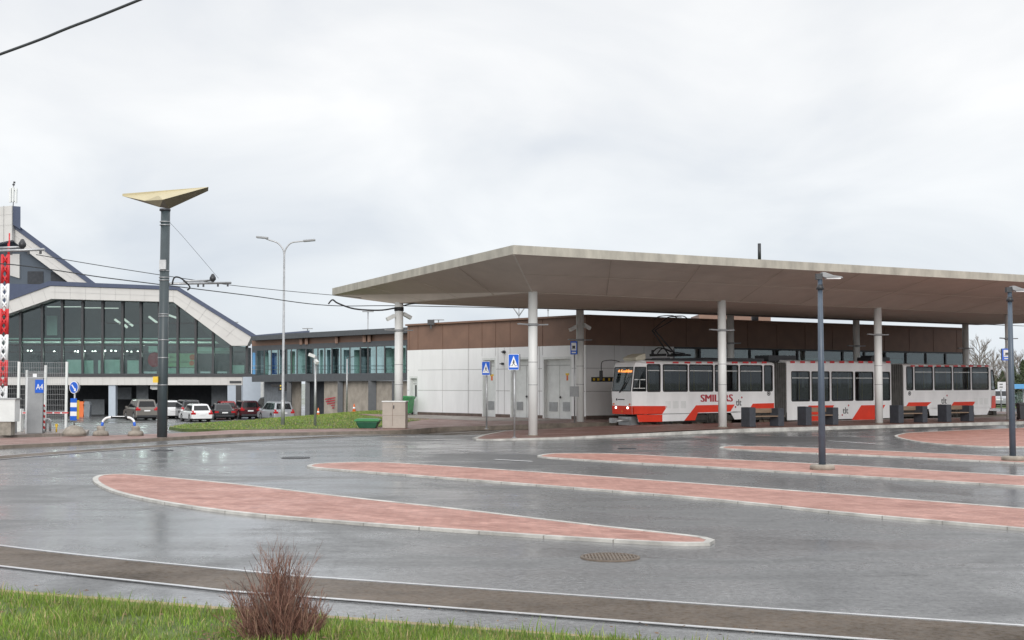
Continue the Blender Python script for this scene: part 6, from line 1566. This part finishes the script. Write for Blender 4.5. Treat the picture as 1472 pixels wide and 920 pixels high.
for grp, (n, hh0, hh1, spread, nm) in enumerate(((48, .46, .70, .15, 'tall_stems'), (140, .24, .44, .75, 'side_stems'), (150, .14, .30, 1.6, 'low_stems'))):
    mb = MB()
    for i in range(n):
        a = rb.uniform(0, 6.283); rr = rb.uniform(0, .12 if grp == 0 else .30); p0 = Vector((math.cos(a) * rr, math.sin(a) * rr * .8, -.03))
        d = Vector((math.cos(a) * spread * rb.uniform(.1, .8), math.sin(a) * spread * rb.uniform(.1, .8), 1)).normalized()
        shoot(mb, p0, d, rb.uniform(hh0, hh1), rb.uniform(.0028, .005), 2)
    mb.build(nm, m_twig, t, recalc=False)

for i in range(7):                                   # a few thick old stems in the bush
    a = i * .9; p0 = Vector((math.cos(a) * .1, math.sin(a) * .1, -.02)); mb = MB(); pts, e = stem_pts(p0, Vector((math.cos(a) * .35, math.sin(a) * .35, 1)).normalized(), .42, 5, .2, rb)
    mb.tube(pts, [.011, .010, .009, .007, .005, .003], 6); mb.build('old_stem', M['bark'], t)
# dead leaves under the bush and on the wet grass edge
v = []; f = []
for i in range(420):
    a = rb.uniform(0, 6.283); rr = rb.uniform(0, 1) ** .5 * .75; x, y = bc.x + math.cos(a) * rr, bc.y + math.sin(a) * rr * .6 + .05
    if i > 260: x, y = rb.uniform(-5.5, 2.0), 0; y = 10.4 + rb.uniform(0, 1.6) - .32 * (x + 1.5)
    s = rb.uniform(.012, .03); q = rb.uniform(0, 6.283); c, d = math.cos(q) * s, math.sin(q) * s; z = (verge_h(x, y) if i <= 260 else verge_h(x, y)) + rb.uniform(.005, .04); o = len(v)
    v += [(x - c, y - d, z), (x + d * .5, y - c * .5, z + rb.uniform(0, .012)), (x + c, y + d, z + rb.uniform(0, .01)), (x - d * .5, y + c * .5, z)]; f.append((o, o + 1, o + 2, o + 3))
me = bpy.data.meshes.new('leaf_litter'); me.from_pydata(v, [], f); me.materials.append(mat('dead_leaf', (.16, .10, .055), .8, var=.5, scale=20)); o = bpy.data.objects.new('leaf_litter', me); COL.objects.link(o)
tag(o, 'brown dead leaves scattered in the grass around the bare bush', 'leaves', kind='stuff')
# wood behind the viewer, which the glass fronts mirror
rw = random.Random(17); mb = MB()
for i in range(60):
    x = -150 + i * 4.2 + rw.uniform(-2, 2); y = -75 - rw.uniform(0, 18); h = rw.uniform(5, 13) * (1.0 if i % 7 else .5); w = h * rw.uniform(.25, .36)
    mb.tube([(x, y, -.3), (x, y, h * .8)], [h * .02, .04], 5)
    for k in range(150):
        a = rw.uniform(0, 6.283); u = rw.uniform(-1, 1); r = rw.uniform(.2, 1) ** .5; p = Vector((x + math.cos(a) * math.sqrt(1 - u * u) * w * r, y + math.sin(a) * math.sqrt(1 - u * u) * w * r, h * .6 + u * h * .4 * r)); d = Vector((rw.uniform(-1, 1), rw.uniform(-1, 1), rw.uniform(0, 1.4))).normalized() * rw.uniform(.6, 1.6); s = Vector((d.y, -d.x, .2)).normalized() * rw.uniform(.05, .16)
        mb.add([p - s, p + s, p + d], [(0, 1, 2)])
for k in range(2600):
    x = rw.uniform(-160, 110); y = -72 + rw.uniform(-4, 4); z = rw.uniform(0, 2.6); d = Vector((rw.uniform(-.6, .6), 0, rw.uniform(.4, 1))); mb.add([(x - .35, y, z), (x + .35, y, z), (x + d.x, y, z + d.z)], [(0, 1, 2)])
tag(mb.build('far_wood', M['bark'], recalc=False), 'leafless wood far behind the viewpoint', 'wood', kind='stuff')
